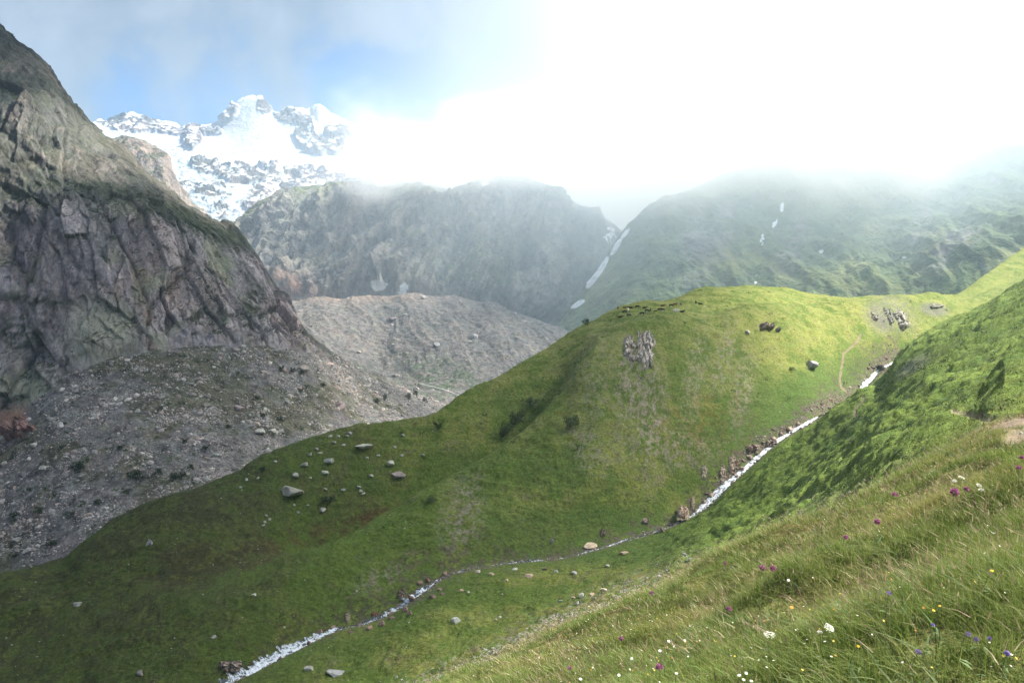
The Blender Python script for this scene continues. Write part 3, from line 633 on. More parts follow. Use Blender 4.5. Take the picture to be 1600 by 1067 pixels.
#@@PART3
# ---------------------------------------------------------------- stones
def ico_arr(sub):
    import bmesh
    bm = bmesh.new(); bmesh.ops.create_icosphere(bm, subdivisions=sub, radius=1)
    v = np.array([x.co[:] for x in bm.verts]); f = np.array([[a.index for a in q.verts] for q in bm.faces]); bm.free()
    return v, f
def chipped(seed, sub=3, cuts=13, lo=.50, hi=.85, rough=.035):
    """an angular boulder: a ball with random flats broken off"""
    rs = np.random.RandomState(seed); v, f = ico_arr(sub)
    for _ in range(cuts):
        n = rs.normal(size=3); n /= np.linalg.norm(n); d = rs.uniform(lo, hi)
        k = v @ n; m = k > d; v[m] -= (k[m] - d)[:, None]*n
    if rough: v = v*(1 + rough*fbm(v, .35, 3, .6, seed*1.7))[:, None]
    return v, f
def rot_many(ax, ay, azz):
    cx, sx, cy, sy, cz, sz = np.cos(ax), np.sin(ax), np.cos(ay), np.sin(ay), np.cos(azz), np.sin(azz)
    R = np.empty(ax.shape + (3, 3))
    R[..., 0, 0] = cz*cy; R[..., 0, 1] = cz*sy*sx - sz*cx; R[..., 0, 2] = cz*sy*cx + sz*sx
    R[..., 1, 0] = sz*cy; R[..., 1, 1] = sz*sy*sx + cz*cx; R[..., 1, 2] = sz*sy*cx - cz*sx
    R[..., 2, 0] = -sy; R[..., 2, 1] = cy*sx; R[..., 2, 2] = cy*cx
    return R
def scatter_rocks(pts, size, cols, variants, rs, flat=(.5, .85)):
    """one vertex / face / colour pile of many stones"""
    V = []; Fc = []; K = []; off = 0; which = rs.randint(0, len(variants), len(pts))
    for k, (v, f) in enumerate(variants):
        m = np.where(which == k)[0]; n = len(m)
        if n == 0: continue
        R = rot_many(rs.uniform(-.35, .35, n), rs.uniform(-.35, .35, n), rs.uniform(0, 6.28, n))
        sc = np.stack([size[m]*rs.uniform(.8, 1.35, n), size[m]*rs.uniform(.7, 1.1, n), size[m]*rs.uniform(flat[0], flat[1], n)], -1)
        q = np.einsum('nij,nvj->nvi', R, v[None]*sc[:, None]) + pts[m][:, None]
        V.append(q.reshape(-1, 3)); Fc.append((f[None] + (np.arange(n)*len(v))[:, None, None]).reshape(-1, 3) + off)
        K.append(np.repeat(cols[m], len(v), 0)); off += n*len(v)
    return np.concatenate(V), np.concatenate(Fc), np.concatenate(K)
def cells(g, mask, dens, N, rs, umin=-80, umax=1680, vmax=1300):
    """random points on the faces of a grid, chosen with a density per area"""
    c = .25*(g[:-1, :-1] + g[1:, :-1] + g[:-1, 1:] + g[1:, 1:])
    ar = np.linalg.norm(np.cross(g[:-1, 1:] - g[:-1, :-1], g[1:, :-1] - g[:-1, :-1]), axis=-1)
    pu, pv, pd = proj(c)
    w = ar*mask[:-1, :-1]*dens[:-1, :-1]*((pu > umin) & (pu < umax) & (pv < vmax) & (pv > -100) & (pd > .5))
    cw = np.cumsum(w.ravel()); i = np.searchsorted(cw, rs.uniform(0, cw[-1], N)); i = np.minimum(i, cw.size - 1)
    ri, ci = np.unravel_index(i, w.shape); a = rs.uniform(0, 1, N)[:, None]; b = rs.uniform(0, 1, N)[:, None]
    p = g[ri, ci]*(1 - a)*(1 - b) + g[ri, ci+1]*(1 - a)*b + g[ri+1, ci]*a*(1 - b) + g[ri+1, ci+1]*a*b
    return p, ri, ci
M_STONE = mat_plain('stone', (0, 0, 0), .9, .3, 1.6, .8, .2, attr=True)
M_STONE_FAR = mat_plain('scree_stone', (0, 0, 0), .95, .25, .6, .5, .1, attr=True)
small = [chipped(100 + k, 1, 6, .55, .85, 0) for k in range(6)]
mid = [chipped(200 + k, 2, 9, .5, .85, .03) for k in range(6)]
rs = np.random.RandomState(5)
PAL = np.array([(.36, .32, .29), (.30, .28, .26), (.42, .38, .345), (.25, .22, .20), (.34, .27, .24), (.20, .19, .18)])
g, tt, n, pu, pv, pd, cl = G_SCREE
nB_ = fbm(g, 22, 3, .6, 12.); nA_ = fbm(g, 70, 3, .6, 15.)
dist_ = np.hypot(g[..., 0], g[..., 1])
dens = np.exp(2.2*nB_ + 1.4*nA_)*(900/dist_)**1.3
pp, ri, ci = cells(g, (cl < .5) & (tt > .2) & (tt < 3.9), dens, 24000, rs, -120, 780)
sz = .55 + .35*rs.pareto(2.3, len(pp)); sz = np.minimum(sz, 3.2)*(np.hypot(pp[:, 0], pp[:, 1])/700)**.6
cc = PAL[rs.randint(0, 6, len(pp))]*rs.uniform(.85, 1.5, (len(pp), 1))
V, Fc, K = scatter_rocks(pp, sz, cc, small, rs)
tag(raw_mesh('scree_stones', V, Fc, M_STONE_FAR, K, smooth=False), 'grey and pinkish broken stones covering the slope under the cliff', 'scree', kind='stuff')
# moraine blocks
vv, pu_, pv_, pd_ = SHEETS['moraine']; m = np.where((pu_ > 430) & (pu_ < 900) & (pv_ > 455) & (pv_ < 660))[0]
m = rs.choice(m, 2600, p=None); pp = vv[m] + rs.normal(size=(2600, 3))*(3, 3, 0)
sz = .8 + .6*rs.pareto(2.4, 2600); sz = np.minimum(sz, 6)
V, Fc, K = scatter_rocks(pp, sz, PAL[rs.randint(0, 6, 2600)]*rs.uniform(.6, 1., (2600, 1)), small, rs)
tag(raw_mesh('moraine_stones', V, Fc, M_STONE_FAR, K, smooth=False), 'scattered blocks on the grey moraine', 'stones', kind='stuff')

def rockpile(name, pts, sizes, cols, label, cat, seed, tall=(.6, 1.), group=None, variants=None, mat=None):
    rs = np.random.RandomState(seed)
    base = np.mean(pts, 0)
    V, Fc, K = scatter_rocks(np.array(pts) - base, np.array(sizes, float), np.array(cols), variants or mid, rs, tall)
    o = raw_mesh(name, V, Fc, mat or M_STONE, K, smooth=False); o.location = base
    return tag(o, label, cat, group)
BOULDER_MESH = {}
def boulder(u, v, wpx, hpx, colr, label, seed, names=('meadow_hillside',), cat='boulder', group=None, name='boulder', share=None, lo=.5, sub=3):
    p = hit(u, v + hpx*.42, names)
    if p is None: return
    D = p[1]*cos(TH) + p[2]*sin(TH); sx = wpx*D/F/2*1.08; sz_ = hpx*D/F/2*1.15
    if share and share in BOULDER_MESH: o = bpy.data.objects.new(name, BOULDER_MESH[share]); C.objects.link(o)
    else:
        vv, ff = chipped(seed, sub, 11, lo - .08, .80, .05); mn = np.abs(vv).max(0); vv = vv/mn; vv[:, 2] = np.maximum(vv[:, 2], -.42)
        kk = np.tile(np.array(colr)*1.25, (len(vv), 1))*(1 + .25*fbm(vv, .5, 3, .6, seed))[:, None]
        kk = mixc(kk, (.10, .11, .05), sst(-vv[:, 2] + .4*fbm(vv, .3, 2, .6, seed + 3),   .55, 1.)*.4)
        o = raw_mesh(name, vv, ff, M_STONE, kk, smooth=False)
        if share: BOULDER_MESH[share] = o.data
    o.scale = (sx, (sx + sz_)*.55, sz_); o.location = (p[0], p[1], p[2] + sz_*.16); o.rotation_euler = (0, 0, random.uniform(-.3, .3))
    return tag(o, label, cat, group)
PALE = (.36, .345, .30); GREY = (.27, .26, .24); TAN = (.36, .27, .20); PINK = (.32, .25, .24); BROWN = (.20, .14, .11)
BL = [
 (570, 694, 27, 12, PALE, 'broad pale slab boulder highest among those on the dark pasture'),
 (455, 763, 40, 16, (.24, .23, .19), 'largest flat grey boulder on the dark pasture, darker at its left end'),
 (622, 736, 21, 14, PINK, 'pyramid shaped pinkish grey boulder just below a blocky pale one'),
 (611, 721, 11, 11, PALE, 'blocky upright pale boulder just above the pyramid shaped one'),
 (515, 717, 18, 9, PALE, 'pale angular boulder below and left of the broad pale slab'),
 (477, 722, 13, 7, GREY, 'low grey boulder left of the pale angular one on the pasture'),
 (485, 708, 8, 8, PALE, 'rounded upright pale stone near the upper edge of the pasture'),
 (509, 736, 13, 6, PALE, 'low pale wedge boulder alone midway down the dark pasture'),
 (461, 740, 14, 7, GREY, 'flat grey boulder just above the largest boulder of the pasture'),
 (505, 794, 10, 9, PALE, 'pale egg shaped boulder below the largest boulder of the pasture'),
 (235, 845, 9, 12, GREY, 'upright grey boulder beside the faint trail on the dark slope'),
 (120, 942, 16, 7, GREY, 'lone low grey boulder in the dark grass near the left edge'),
 (220, 1049, 12, 8, (.22, .19, .17), 'dull brown boulder in the darkest lower left grass'),
 (334, 993, 9, 7, GREY, 'small grey boulder in dark grass left of the lowest cascade'),
 (397, 927, 8, 4, PALE, 'small flat pale stone on the slope under the rust red patch'),
 (714, 966, 16, 11, (.42, .42, .42), 'lone whitish domed boulder on the green near bank of the stream'),
 (920, 849, 24, 11, (.42, .33, .24), 'big tan boulder overhanging the far side of the stream bend'),
 (828, 897, 15, 7, TAN, 'oval tan boulder lying in the grass near the stream bend'),
 (975, 861, 13, 6, (.40, .28, .22), 'flat reddish tan stone on the green meadow right of the stream bend'),
 (949, 883, 7, 5, PALE, 'small white stone alone on the meadow right of the stream bend'),
 (851, 887, 8, 6, BROWN, 'dark brown stone by the oval tan boulder'),
 (868, 891, 9, 4, GREY, 'low grey stone right of the dark brown stone'),
 (897, 893, 10, 5, GREY, 'grey stone midway between the stream bend and the small white stone'),
 (804, 887, 9, 5, PALE, 'pale stone left of the oval tan boulder near the stream'),
 (747, 892, 10, 6, (.45, .37, .30), 'bright pinkish stone at the water edge of the narrow stream'),
 (769, 895, 10, 6, TAN, 'tan stone on the grass right of the bright pinkish one'),
 (708, 896, 11, 8, BROWN, 'round reddish brown boulder at the top of the middle cascade'),
 (687, 918, 8, 9, BROWN, 'dark brown boulder right beside the middle cascade'),
 (792, 905, 7, 5, TAN, 'small tan stone below the row of stream stones'),
 (720, 921, 9, 6, TAN, 'tan stone with two smaller ones right of the middle cascade'),
 (732, 924, 6, 4, PALE, 'small bright stone right of the tan stone near the middle cascade'),
 (944, 920, 13, 7, (.42, .34, .27), 'largest pinkish stone at the foot of the grassy crest'),
 (960, 930, 10, 6, GREY, 'grey slab partly behind the foreground crest'),
 (925, 927, 9, 5, TAN, 'tan stone at the right end of the stone row under the crest'),
 (909, 927, 8, 8, PALE, 'upright pale stone in the stone row under the crest'),
 (897, 932, 8, 4, TAN, 'low tan stone in the stone row under the crest'),
 (902, 940, 9, 7, PALE, 'pale stone lowest in the row under the crest'),
 (876, 937, 8, 6, GREY, 'grey stone at the left end of the stone row under the crest'),
 (781, 963, 6, 6, (.45, .43, .40), 'white stone, right one of a pair on the stony band'),
 (774, 966, 6, 5, TAN, 'tan stone, left one of a pair on the stony band'),
 (483, 1042, 16, 7, GREY, 'flat grey slab in the grass right of the lowest cascade'),
 (525, 1050, 30, 6, (.24, .24, .24), 'long thin grey slab near the bottom edge of the picture'),
 (586, 960, 7, 4, GREY, 'small grey stone in the water above the long cascade'),
 (1268, 566, 17, 15, (.26, .25, .24), 'round grey boulder alone on the right flank of the sunny knoll'),
 (1168, 518, 8, 9, PALE, 'small pale stone left of the dark crag on the sunny knoll'),
]
for k, (u, v, a, b, c_, lb) in enumerate(BL): boulder(u, v, a, b, c_, lb, 300 + k)
SB = [(533, 631, 15, 14, PINK, 'large pinkish wedge boulder near the tip of the scree'), (408, 672, 17, 9, PALE, 'wide pale boulder low on the scree'), (373, 635, 16, 10, PINK, 'pinkish boulder in the middle of the scree'),
      (439, 672, 9, 7, PALE, 'pale block right of the wide pale boulder on the scree'), (96, 662, 10, 13, (.38, .36, .34), 'upright pale boulder on the scree right of the red rock'), (66, 728, 14, 8, PALE, 'pale boulder on the left scree below the red rock'),
      (340, 708, 12, 7, PALE, 'pale boulder just above the edge of the dark pasture'), (215, 640, 11, 7, PALE, 'pale block high on the scree under the light cliff face'), (145, 647, 9, 6, PALE, 'pale block on the scree right of the upright boulder'),
      (475, 573, 14, 12, (.34, .29, .25), 'tan block at the end of the cliff where the scree begins'), (612, 496, 16, 8, (.16, .13, .13), 'dark reddish block on the upper moraine'), (587, 535, 6, 4, (.12, .10, .10), 'small dark block on the moraine'), (740, 524, 11, 10, (.25, .24, .24), 'grey block on the right half of the moraine'), (683, 536, 12, 7, (.2, .2, .2), 'grey hump shaped block in the middle of the moraine')]
for k, (u, v, a, b, c_, lb) in enumerate(SB): boulder(u, v, a, b, c_, lb, 400 + k, names=('scree_slope', 'moraine'))
UP = [(494, 701), (516, 680), (529, 680), (547, 675), (522, 690), (536, 694), (592, 711), (617, 697), (629, 679), (627, 710), (574, 715), (580, 742), (660, 709), (500, 706), (486, 746), (431, 720), (541, 680)]
for k, (u, v) in enumerate(UP): boulder(u, v, random.uniform(5, 8), random.uniform(3.5, 5), PALE if k % 3 else GREY, 'small pale stone in the upper grass of the dark pasture', 520 + k % 4, group='small stones in the upper pasture', share='up%d' % (k % 4), name='stone', cat='stone', sub=2)
LP = [(537, 764), (564, 766), (567, 769), (507, 762), (466, 800), (460, 787), (481, 787), (416, 804), (422, 810), (415, 814), (411, 819), (560, 760), (375, 760), (386, 748), (402, 745)]
for k, (u, v) in enumerate(LP): boulder(u, v, random.uniform(4.5, 7.5), random.uniform(3.5, 5), PALE if k % 3 else GREY, 'small pale stone in the lower grass of the dark pasture', 530 + k % 4, group='small stones in the lower pasture', share='lp%d' % (k % 4), name='stone', cat='stone', sub=2)

CB = [(622, 944), (634, 950), (655, 908), (668, 904), (612, 962), (598, 972), (577, 978), (560, 975), (548, 985), (640, 956), (694, 894), (676, 930), (690, 925), (500, 985), (520, 978), (483, 1002)]
for k, (u, v) in enumerate(CB): boulder(u, v, random.uniform(7, 13), random.uniform(6, 10), BROWN if k % 3 else (.15, .10, .085), 'wet brown rock at the edge of the lower cascades', 540 + k % 4, group='wet rocks along the lower cascades', share='cb%d' % (k % 4), name='rock', cat='rock', sub=2)
CU = [(1152, 752), (1160, 742), (1120, 772), (1108, 782), (1190, 706), (1180, 712), (1216, 684), (1228, 676), (1094, 795), (1168, 730), (1242, 668), (1255, 660)]
for k, (u, v) in enumerate(CU): boulder(u - 8, v, random.uniform(6, 11), random.uniform(6, 9), (.26, .20, .16), 'reddish brown rock on the far bank of the big cascade', 560 + k % 4, group='rocks beside the big cascade', share='cu%d' % (k % 4), name='rock', cat='rock', sub=2)
def outcrop(u, v, wpx, hpx, nx, nz, colr, label, seed, size=1.0, elong=2.2, where=('meadow_hillside',), name='rock_outcrop', lean=0):
    """one crag: a closed lump standing proud of the slope, broken into upright slabs"""
    P0 = [hit(u - wpx/2, v, where), hit(u + wpx/2, v, where), hit(u - lean, v - hpx/2, where), hit(u + lean, v + hpx/2, where)]
    if any(p is None for p in P0): print('outcrop lost', label); return
    pL, pR, pT, pB = P0; c = (pL + pR + pT + pB)/4; D = c[1]
    ax = (pR - pL)/2*1.1; ay = (pT - pB)/2*1.05
    if np.linalg.norm(ax) > 2.5*wpx*D/F/2: ax *= 2.5*wpx*D/F/2/np.linalg.norm(ax)
    hmin = hpx*D/F/2
    if np.linalg.norm(ay) > 3*hmin: ay *= 3*hmin/np.linalg.norm(ay)
    nn_ = np.cross(ax, ay); nn_ /= np.linalg.norm(nn_) + 1e-9
    if nn_[2] < 0: nn_ = -nn_
    out = nn_ + np.array([0, -.35, 0]); out /= np.linalg.norm(out)
    a = np.linspace(-1, 1, 34)[None]; b = np.linspace(-1, 1, 40)[:, None]; a = a + 0*b; b = b + 0*a
    W = np.linalg.norm(ax); Hh = np.linalg.norm(ay)
    q = np.stack([a*W, b*Hh, 0*a], -1) + seed*37.1
    s0 = max(W, .4); fa, ea = facets(q, (s0*.34, s0*.34*elong, 99), 1.1, .7); fb, eb = facets(q, (s0*.13, s0*.13*elong*1.4, 99), 4.1, .7)
    dd = (np.abs(a)**2.4 + np.abs(b)**2.4)**(1/2.4) + .28*fbm(q, (s0*.5, s0*.6, 9), 3, .6)
    env = 1 - sst(dd, .55, 1.0)
    h = env*min(W, Hh*1.2)*size*.75*(.72 + .75*fa + .16*fb - .16*(1 - sst(eb, 0, .12))) - .25*W*(1 - env)
    g_ = c + a[..., None]*ax + b[..., None]*ay + h[..., None]*out
    k_ = np.array(colr)*(1.35 + .9*np.clip(fa, -.5, .5) + .5*np.clip(fb, -.5, .5))[..., None]; k_ = mixc(k_, np.array(colr)*.5, (1 - sst(eb, .02, .12))*.7)
    k_ = mixc(k_, (.08, .10, .03), sst(-env + .3*fbm(q, s0*.2, 3), -.35, .1)*.8)
    o = raw_mesh(name, g_.reshape(-1, 3) - c, grid_faces(40, 34), M_STONE, k_.reshape(-1, 3), smooth=False); o.location = c
    return tag(o, label, 'rock outcrop')
outcrop(983, 545, 22, 46, 5, 6, (.27, .235, .20), 'narrow left half of the upright slabs on the sunny knoll face', 1, .7, 2.2)
outcrop(1008, 550, 34, 74, 7, 8, (.33, .29, .25), 'tall upright slabby grey crag on the sunny knoll face', 2, .65, 2.4)
outcrop(1197, 511, 26, 13, 7, 4, (.15, .12, .10), 'low dark brown crag near the top of the sunny knoll', 3, .8, 1.0)
outcrop(1215, 516, 9, 8, 3, 3, (.16, .14, .13), 'small round dark crag right of the low brown one', 4, .8, 1.0)
outcrop(1144, 728, 12, 44, 4, 7, (.30, .235, .18), 'tallest tan rock pillar left of the big cascade', 5, .8, 2.4)
outcrop(1129, 742, 10, 36, 4, 6, (.30, .24, .19), 'second tan rock pillar beside the tallest one', 6, .8, 2.4)
outcrop(1100, 738, 9, 26, 3, 5, (.33, .28, .22), 'slim pale rock rib in the grass left of the tan pillars', 7, .7, 2.2)
outcrop(1176, 700, 22, 14, 6, 3, (.27, .20, .165), 'reddish brown ledge above the middle of the big cascade', 8, .8, 1.4)
outcrop(1205, 693, 18, 12, 5, 3, (.24, .19, .155), 'brown ledge beside the upper part of the big cascade', 9, .8, 1.4)
outcrop(1067, 800, 18, 28, 6, 5, (.34, .26, .20), 'broad tan crag at the foot of the big cascade', 10, .8, 1.9)
outcrop(1082, 785, 5, 26, 2, 5, (.30, .23, .18), 'thin tan blade of rock right of the broad tan crag', 11, .8, 2.6)
outcrop(1007, 814, 13, 10, 4, 3, (.26, .21, .17), 'small brown ledge on the slope left of the broad tan crag', 12, .8, 1.2)
outcrop(1035, 830, 10, 10, 4, 3, (.28, .24, .20), 'grey rock bump on the far bank of the thin stream', 13, .8, 1.4)
outcrop(862, 845, 6, 9, 2, 3, (.25, .23, .20), 'little upright grey rock on the green foot of the knoll', 14, .8, 1.8)
outcrop(942, 832, 9, 15, 3, 4, (.17, .14, .11), 'dark rocky notch just above the big tan boulder', 15, .8, 1.6)
outcrop(628, 930, 13, 22, 4, 5, (.15, .115, .09), 'dark wet rock wall left of the middle cascade', 16, .8, 1.8)
outcrop(645, 938, 14, 16, 4, 4, (.14, .095, .08), 'dark reddish rock hump splitting the middle cascade', 17, .8, 1.2)
outcrop(585, 960, 12, 9, 4, 3, (.20, .11, .08), 'rust red rock beside the stream between the two cascades', 18, .8, 1.)
outcrop(543, 965, 7, 20, 2, 5, (.24, .20, .15), 'thin leaning rock fin on the far bank', 19, .8, 2.6)
outcrop(362, 1040, 42, 22, 10, 5, (.20, .16, .14), 'jumble of dark and pale rocks left of the lowest cascade', 20, .8, 1.0)
outcrop(612, 903, 5, 7, 2, 2, (.2, .16, .12), 'little brown rock on the slope above the middle cascade', 21, .8, 1.3)
outcrop(1388, 493, 12, 30, 4, 6, (.16, .15, .13), 'left dark crag in the far gorge beyond the knoll', 22, .4, 2.0, lean=6)
outcrop(1408, 500, 22, 40, 6, 8, (.23, .215, .18), 'tallest crag in the far gorge, grey and leaning', 23, .4, 2.0, lean=9)
outcrop(1462, 478, 34, 8, 9, 3, (.13, .125, .10), 'long dark rock band at the head of the far gorge', 24, .4, 1.2)
outcrop(1366, 495, 12, 16, 4, 4, (.15, .14, .11), 'small dark crag at the left side of the far gorge', 25, .4, 1.6, lean=4)
outcrop(1378, 574, 14, 6, 5, 2, (.12, .11, .11), 'dark rocks edging the far pool of the stream', 26, .7, .9)
outcrop(28, 668, 58, 40, 8, 6, (.17, .10, .085), 'big rust red rock at the left edge of the scree', 27, .5, 1.3, where=('scree_slope', 'rocky_mountain') if 'rocky_mountain' in SHEETS else ('scree_slope',))

# ---------------------------------------------------------------- the stream
def ribbon(name, u0, u1, n, lab=None):
    uu, c, nr = stream_center(n, u0, u1); c[:, 2] -= .10
    hw = np.interp(uu, *WID)*np.interp(uu, [300, 500, 560, 640, 760, 1060, 1120, 1240, 1290], [2.7, 2.4, 1.4, 1.7, 1., 1., 1.75, 1.3, 1.])*(1 + .6*fbm(np.stack([uu/9., uu*0, uu*0], -1), 1.0, 3, .6))
    s = np.linspace(-1, 1, 15); g = np.zeros((n, 15, 3))
    wob = .35*fbm(np.stack([uu/14., uu*0 + 5, uu*0], -1), 1.0, 3, .6)
    g[..., :2] = c[:, None, :2] + nr[:, None]*(hw[:, None, None]*(s[None, :, None] + wob[:, None, None]*.25)); g[..., 2] = c[:, None, 2]
    g[..., 2] += .16*fbm(g, .9, 3, .6) + .10*(1 - s[None]**2)
    along = np.cumsum(np.r_[0, np.linalg.norm(np.diff(c, axis=0), axis=1)])
    slope = np.abs(np.gradient(c[:, 2]))/np.maximum(np.linalg.norm(np.gradient(c, axis=0), axis=1), 1e-6)
    q = np.stack([s[None]*hw[:, None]*1.6 + 0*g[..., 0], along[:, None]*.35 + 0*g[..., 0], 0*g[..., 0]], -1)
    foam = np.interp(uu, *FOAM)[:, None] + .95*fbm(q, .8, 4, .65) + .45*fbm(g, .35, 2, .6) - .45*np.abs(s[None])**3
    col = mixc(np.zeros(g.shape) + np.array([.055, .06, .065]), (.80, .84, .90), sst(foam, .25, .75))
    f = grid_faces(n, 15)
    return tag(raw_mesh(name, g.reshape(-1, 3), f, M_WATER, col.reshape(-1, 3)), kind='structure')
FOAM = ([-300, 300, 360, 380, 520, 540, 590, 600, 630, 640, 670, 690, 730, 870, 960, 1010, 1040, 1100, 1300, 1400], [.3, .3, .5, .85, .75, .0, .0, .7, .5, .65, .6, .3, .2, .35, .45, .0, .1, .7, .8, .75])
M_WATER = bpy.data.materials.new('white_water'); M_WATER.use_nodes = True; T = NT(M_WATER.node_tree); b = T.n['Principled BSDF']
at = T.new('ShaderNodeAttribute', attribute_name='Col').outputs['Color']; co = T.new('ShaderNodeTexCoord').outputs['Object']
nz = T.noise(co, 3.0, 5, .7); T.put(b.inputs['Base Color'], T.mix(T.ramp(nz, .55, .75, 0, .35), at, (.22, .26, .30, 1))); b.inputs['Roughness'].default_value = .25
bp = T.new('ShaderNodeBump'); bp.inputs['Strength'].default_value = .8; bp.inputs['Distance'].default_value = .15; T.put(bp.inputs['Height'], nz); T.l.new(bp.outputs[0], b.inputs['Normal'])
ribbon('stream', -250, 1420, 2600)
# the far river on the valley floor
g2 = []
for k, (u, v, D) in enumerate([(655, 601, 1205), (675, 606, 1195), (692, 610, 1188), (708, 616, 1180), (722, 622, 1170), (735, 630, 1165)]):
    p = hit(u, v, ('moraine',), 6)
    if p is not None: g2.append(p)
if len(g2) > 2:
    g2 = np.array(g2); V = np.concatenate([g2 + (0, -1.0, 2.2), g2 + (0, 1.0, 2.3)]); n_ = len(g2)
    tag(raw_mesh('river', V, np.array([[k, k+1, n_+k+1, n_+k] for k in range(n_-1)]), M_WATER, np.full((2*n_, 3), .6)), kind='structure')
# loose stones along the banks, on the stony band and the path
g, tt, n, pu, pv, pd, path = G_MEADOW
r_ = np.hypot(g[..., 0], g[..., 1])
wl = np.interp(pu, *WID)
bank = np.exp(-((sdist - wl - .9)/1.3)**2)*(r_ > 60)*(.25 + np.exp(1.5*fbm(g, 5, 2, .5, 21.)))*np.interp(pu, [0, 360, 560, 700, 760, 1000, 1060, 1290, 1300, 1400], [.8, 1.2, 1.4, 1.4, .8, .8, 1.4, 1.2, 1., 1.])
wild = (np.maximum(ell(860, 985, 190, 20, -26, .7), ell(700, 1060, 170, 22, -24, .7)))*(tt > 4.6)*sst(fbm(g, 2.5, 3, .6, 9.), .0, .5)
pp, ri, ci = cells(g, np.ones_like(tt), bank, 7500, rs)
sz = .17 + .14*rs.pareto(2.6, len(pp)); sz = np.minimum(sz, 1.2)
cc = np.array([(.20, .155, .13), (.30, .25, .21), (.14, .11, .10), (.38, .33, .28), (.19, .13, .10)])[rs.randint(0, 5, len(pp))]*rs.uniform(.7, 1.1, (len(pp), 1))
V, Fc, K = scatter_rocks(pp, sz, cc, small, rs)
tag(raw_mesh('stream_stones', V, Fc, M_STONE, K, smooth=False), 'brown and tan stones lining both banks of the stream', 'stones', kind='stuff')
pp, ri, ci = cells(g, np.ones_like(tt), wild, 2600, rs)
sz = .10 + .08*rs.pareto(2.6, len(pp)); sz = np.minimum(sz, .5)
cc = PAL[rs.randint(0, 6, len(pp))]*rs.uniform(.8, 1.2, (len(pp), 1))
V, Fc, K = scatter_rocks(pp, sz, cc, small, rs)
tag(raw_mesh('band_stones', V, Fc, M_STONE, K, smooth=False), 'pale rubble strewn along the band under the grassy crest', 'stones', kind='stuff')
pth = (path > .5)*(r_ < 60)*1.0
if pth.sum() > 3:
    pp, ri, ci = cells(g, pth, np.ones_like(tt)*(1/np.maximum(r_, 1)), 260, rs)
    V, Fc, K = scatter_rocks(pp, .012 + .015*rs.pareto(2.5, len(pp)).clip(0, 5), PAL[rs.randint(0, 4, len(pp))], small, rs)
    tag(raw_mesh('path_gravel', V, Fc, M_STONE, K, smooth=False), 'pale gravel lying on the dirt footpath', 'gravel', kind='stuff')
#@@PART4
# ---------------------------------------------------------------- the herd
def skin_body(name, pts, edges, rad, sub=2):
    me = bpy.data.meshes.new(name); me.from_pydata(pts, edges, []); o = bpy.data.objects.new(name, me); C.objects.link(o)
    sk = o.modifiers.new('s', 'SKIN')
    for i, r in enumerate(rad): me.skin_vertices[0].data[i].radius = (r if isinstance(r, tuple) else (r, r))
    me.skin_vertices[0].data[0].use_root = True
    ss = o.modifiers.new('d', 'SUBSURF'); ss.levels = sub
    dg = bpy.context.evaluated_depsgraph_get(); m2 = bpy.data.meshes.new_from_object(o.evaluated_get(dg))
    bpy.data.objects.remove(o); m2.name = name
    return m2
def cow_mesh(pose):
    # x forward; body 1.6 m long, 1.35 m at the withers
    leg = 0 if pose == 'lying' else 1
    z = .98 if leg else .42
    p = [(-.75, 0, z + .02), (-.35, 0, z - .02), (.15, 0, z - .05), (.62, 0, z + .02)]; r = [(.26, .27), (.33, .36), (.35, .38), (.26, .31)]
    e = [(0, 1), (1, 2), (2, 3)]
    if pose == 'graze': nk = [(.92, 0, z - .12), (1.12, 0, z - .48), (1.22, 0, z - .72), (1.30, 0, z - .90)]
    else: nk = [(.90, 0, z + .22), (1.08, 0, z + .42), (1.24, 0, z + .40), (1.46, 0, z + .28)]
    p += nk; r += [.19, .14, .13, .085]; e += [(3, 4), (4, 5), (5, 6), (6, 7)]
    # ears
    hd = p[6]
    p += [(hd[0] - .06, .24, hd[2] + .03), (hd[0] - .06, -.24, hd[2] + .03)]; r += [.03, .03]; e += [(6, 8), (6, 9)]
    # tail
    p += [(-1.0, 0, z + .05), (-1.08, 0, z - .45)]; r += [.035, .05]; e += [(0, 10), (10, 11)]
    i = 12
    if leg:
        for (x, y, par) in [(-.70, .19, 0), (-.70, -.19, 0), (.55, .18, 3), (.55, -.18, 3)]:
            back = par == 0
            p += [(x, y, z - .30), (x + (.05 if back else .0), y, z - .42), (x - (.07 if back else 0), y, z - .62), (x, y, .04)]; r += [.15 if back else .12, .10, .065, .055]
            e += [(par, i), (i, i + 1), (i + 1, i + 2), (i + 2, i + 3)]; i += 4
    else:
        for (x, y, par) in [(-.55, .36, 0), (-.55, -.30, 0), (.55, .30, 3), (.55, -.28, 3)]:
            p += [(x, y, .20), (x + .38, y, .08)]; r += [.11, .05]; e += [(par, i), (i, i + 1)]; i += 2
    return skin_body('cow_' + pose, p, e, r)
COWM = {k: cow_mesh(k) for k in ('graze', 'stand', 'lying')}
HIDE = {k: mat_plain('hide_' + k, c_, .85, .35, 1.3, 0, .15) for k, c_ in dict(black=(.012, .011, .012), brown=(.05, .022, .014), red=(.13, .045, .022), white=(.62, .58, .50), grey=(.10, .085, .08)).items()}
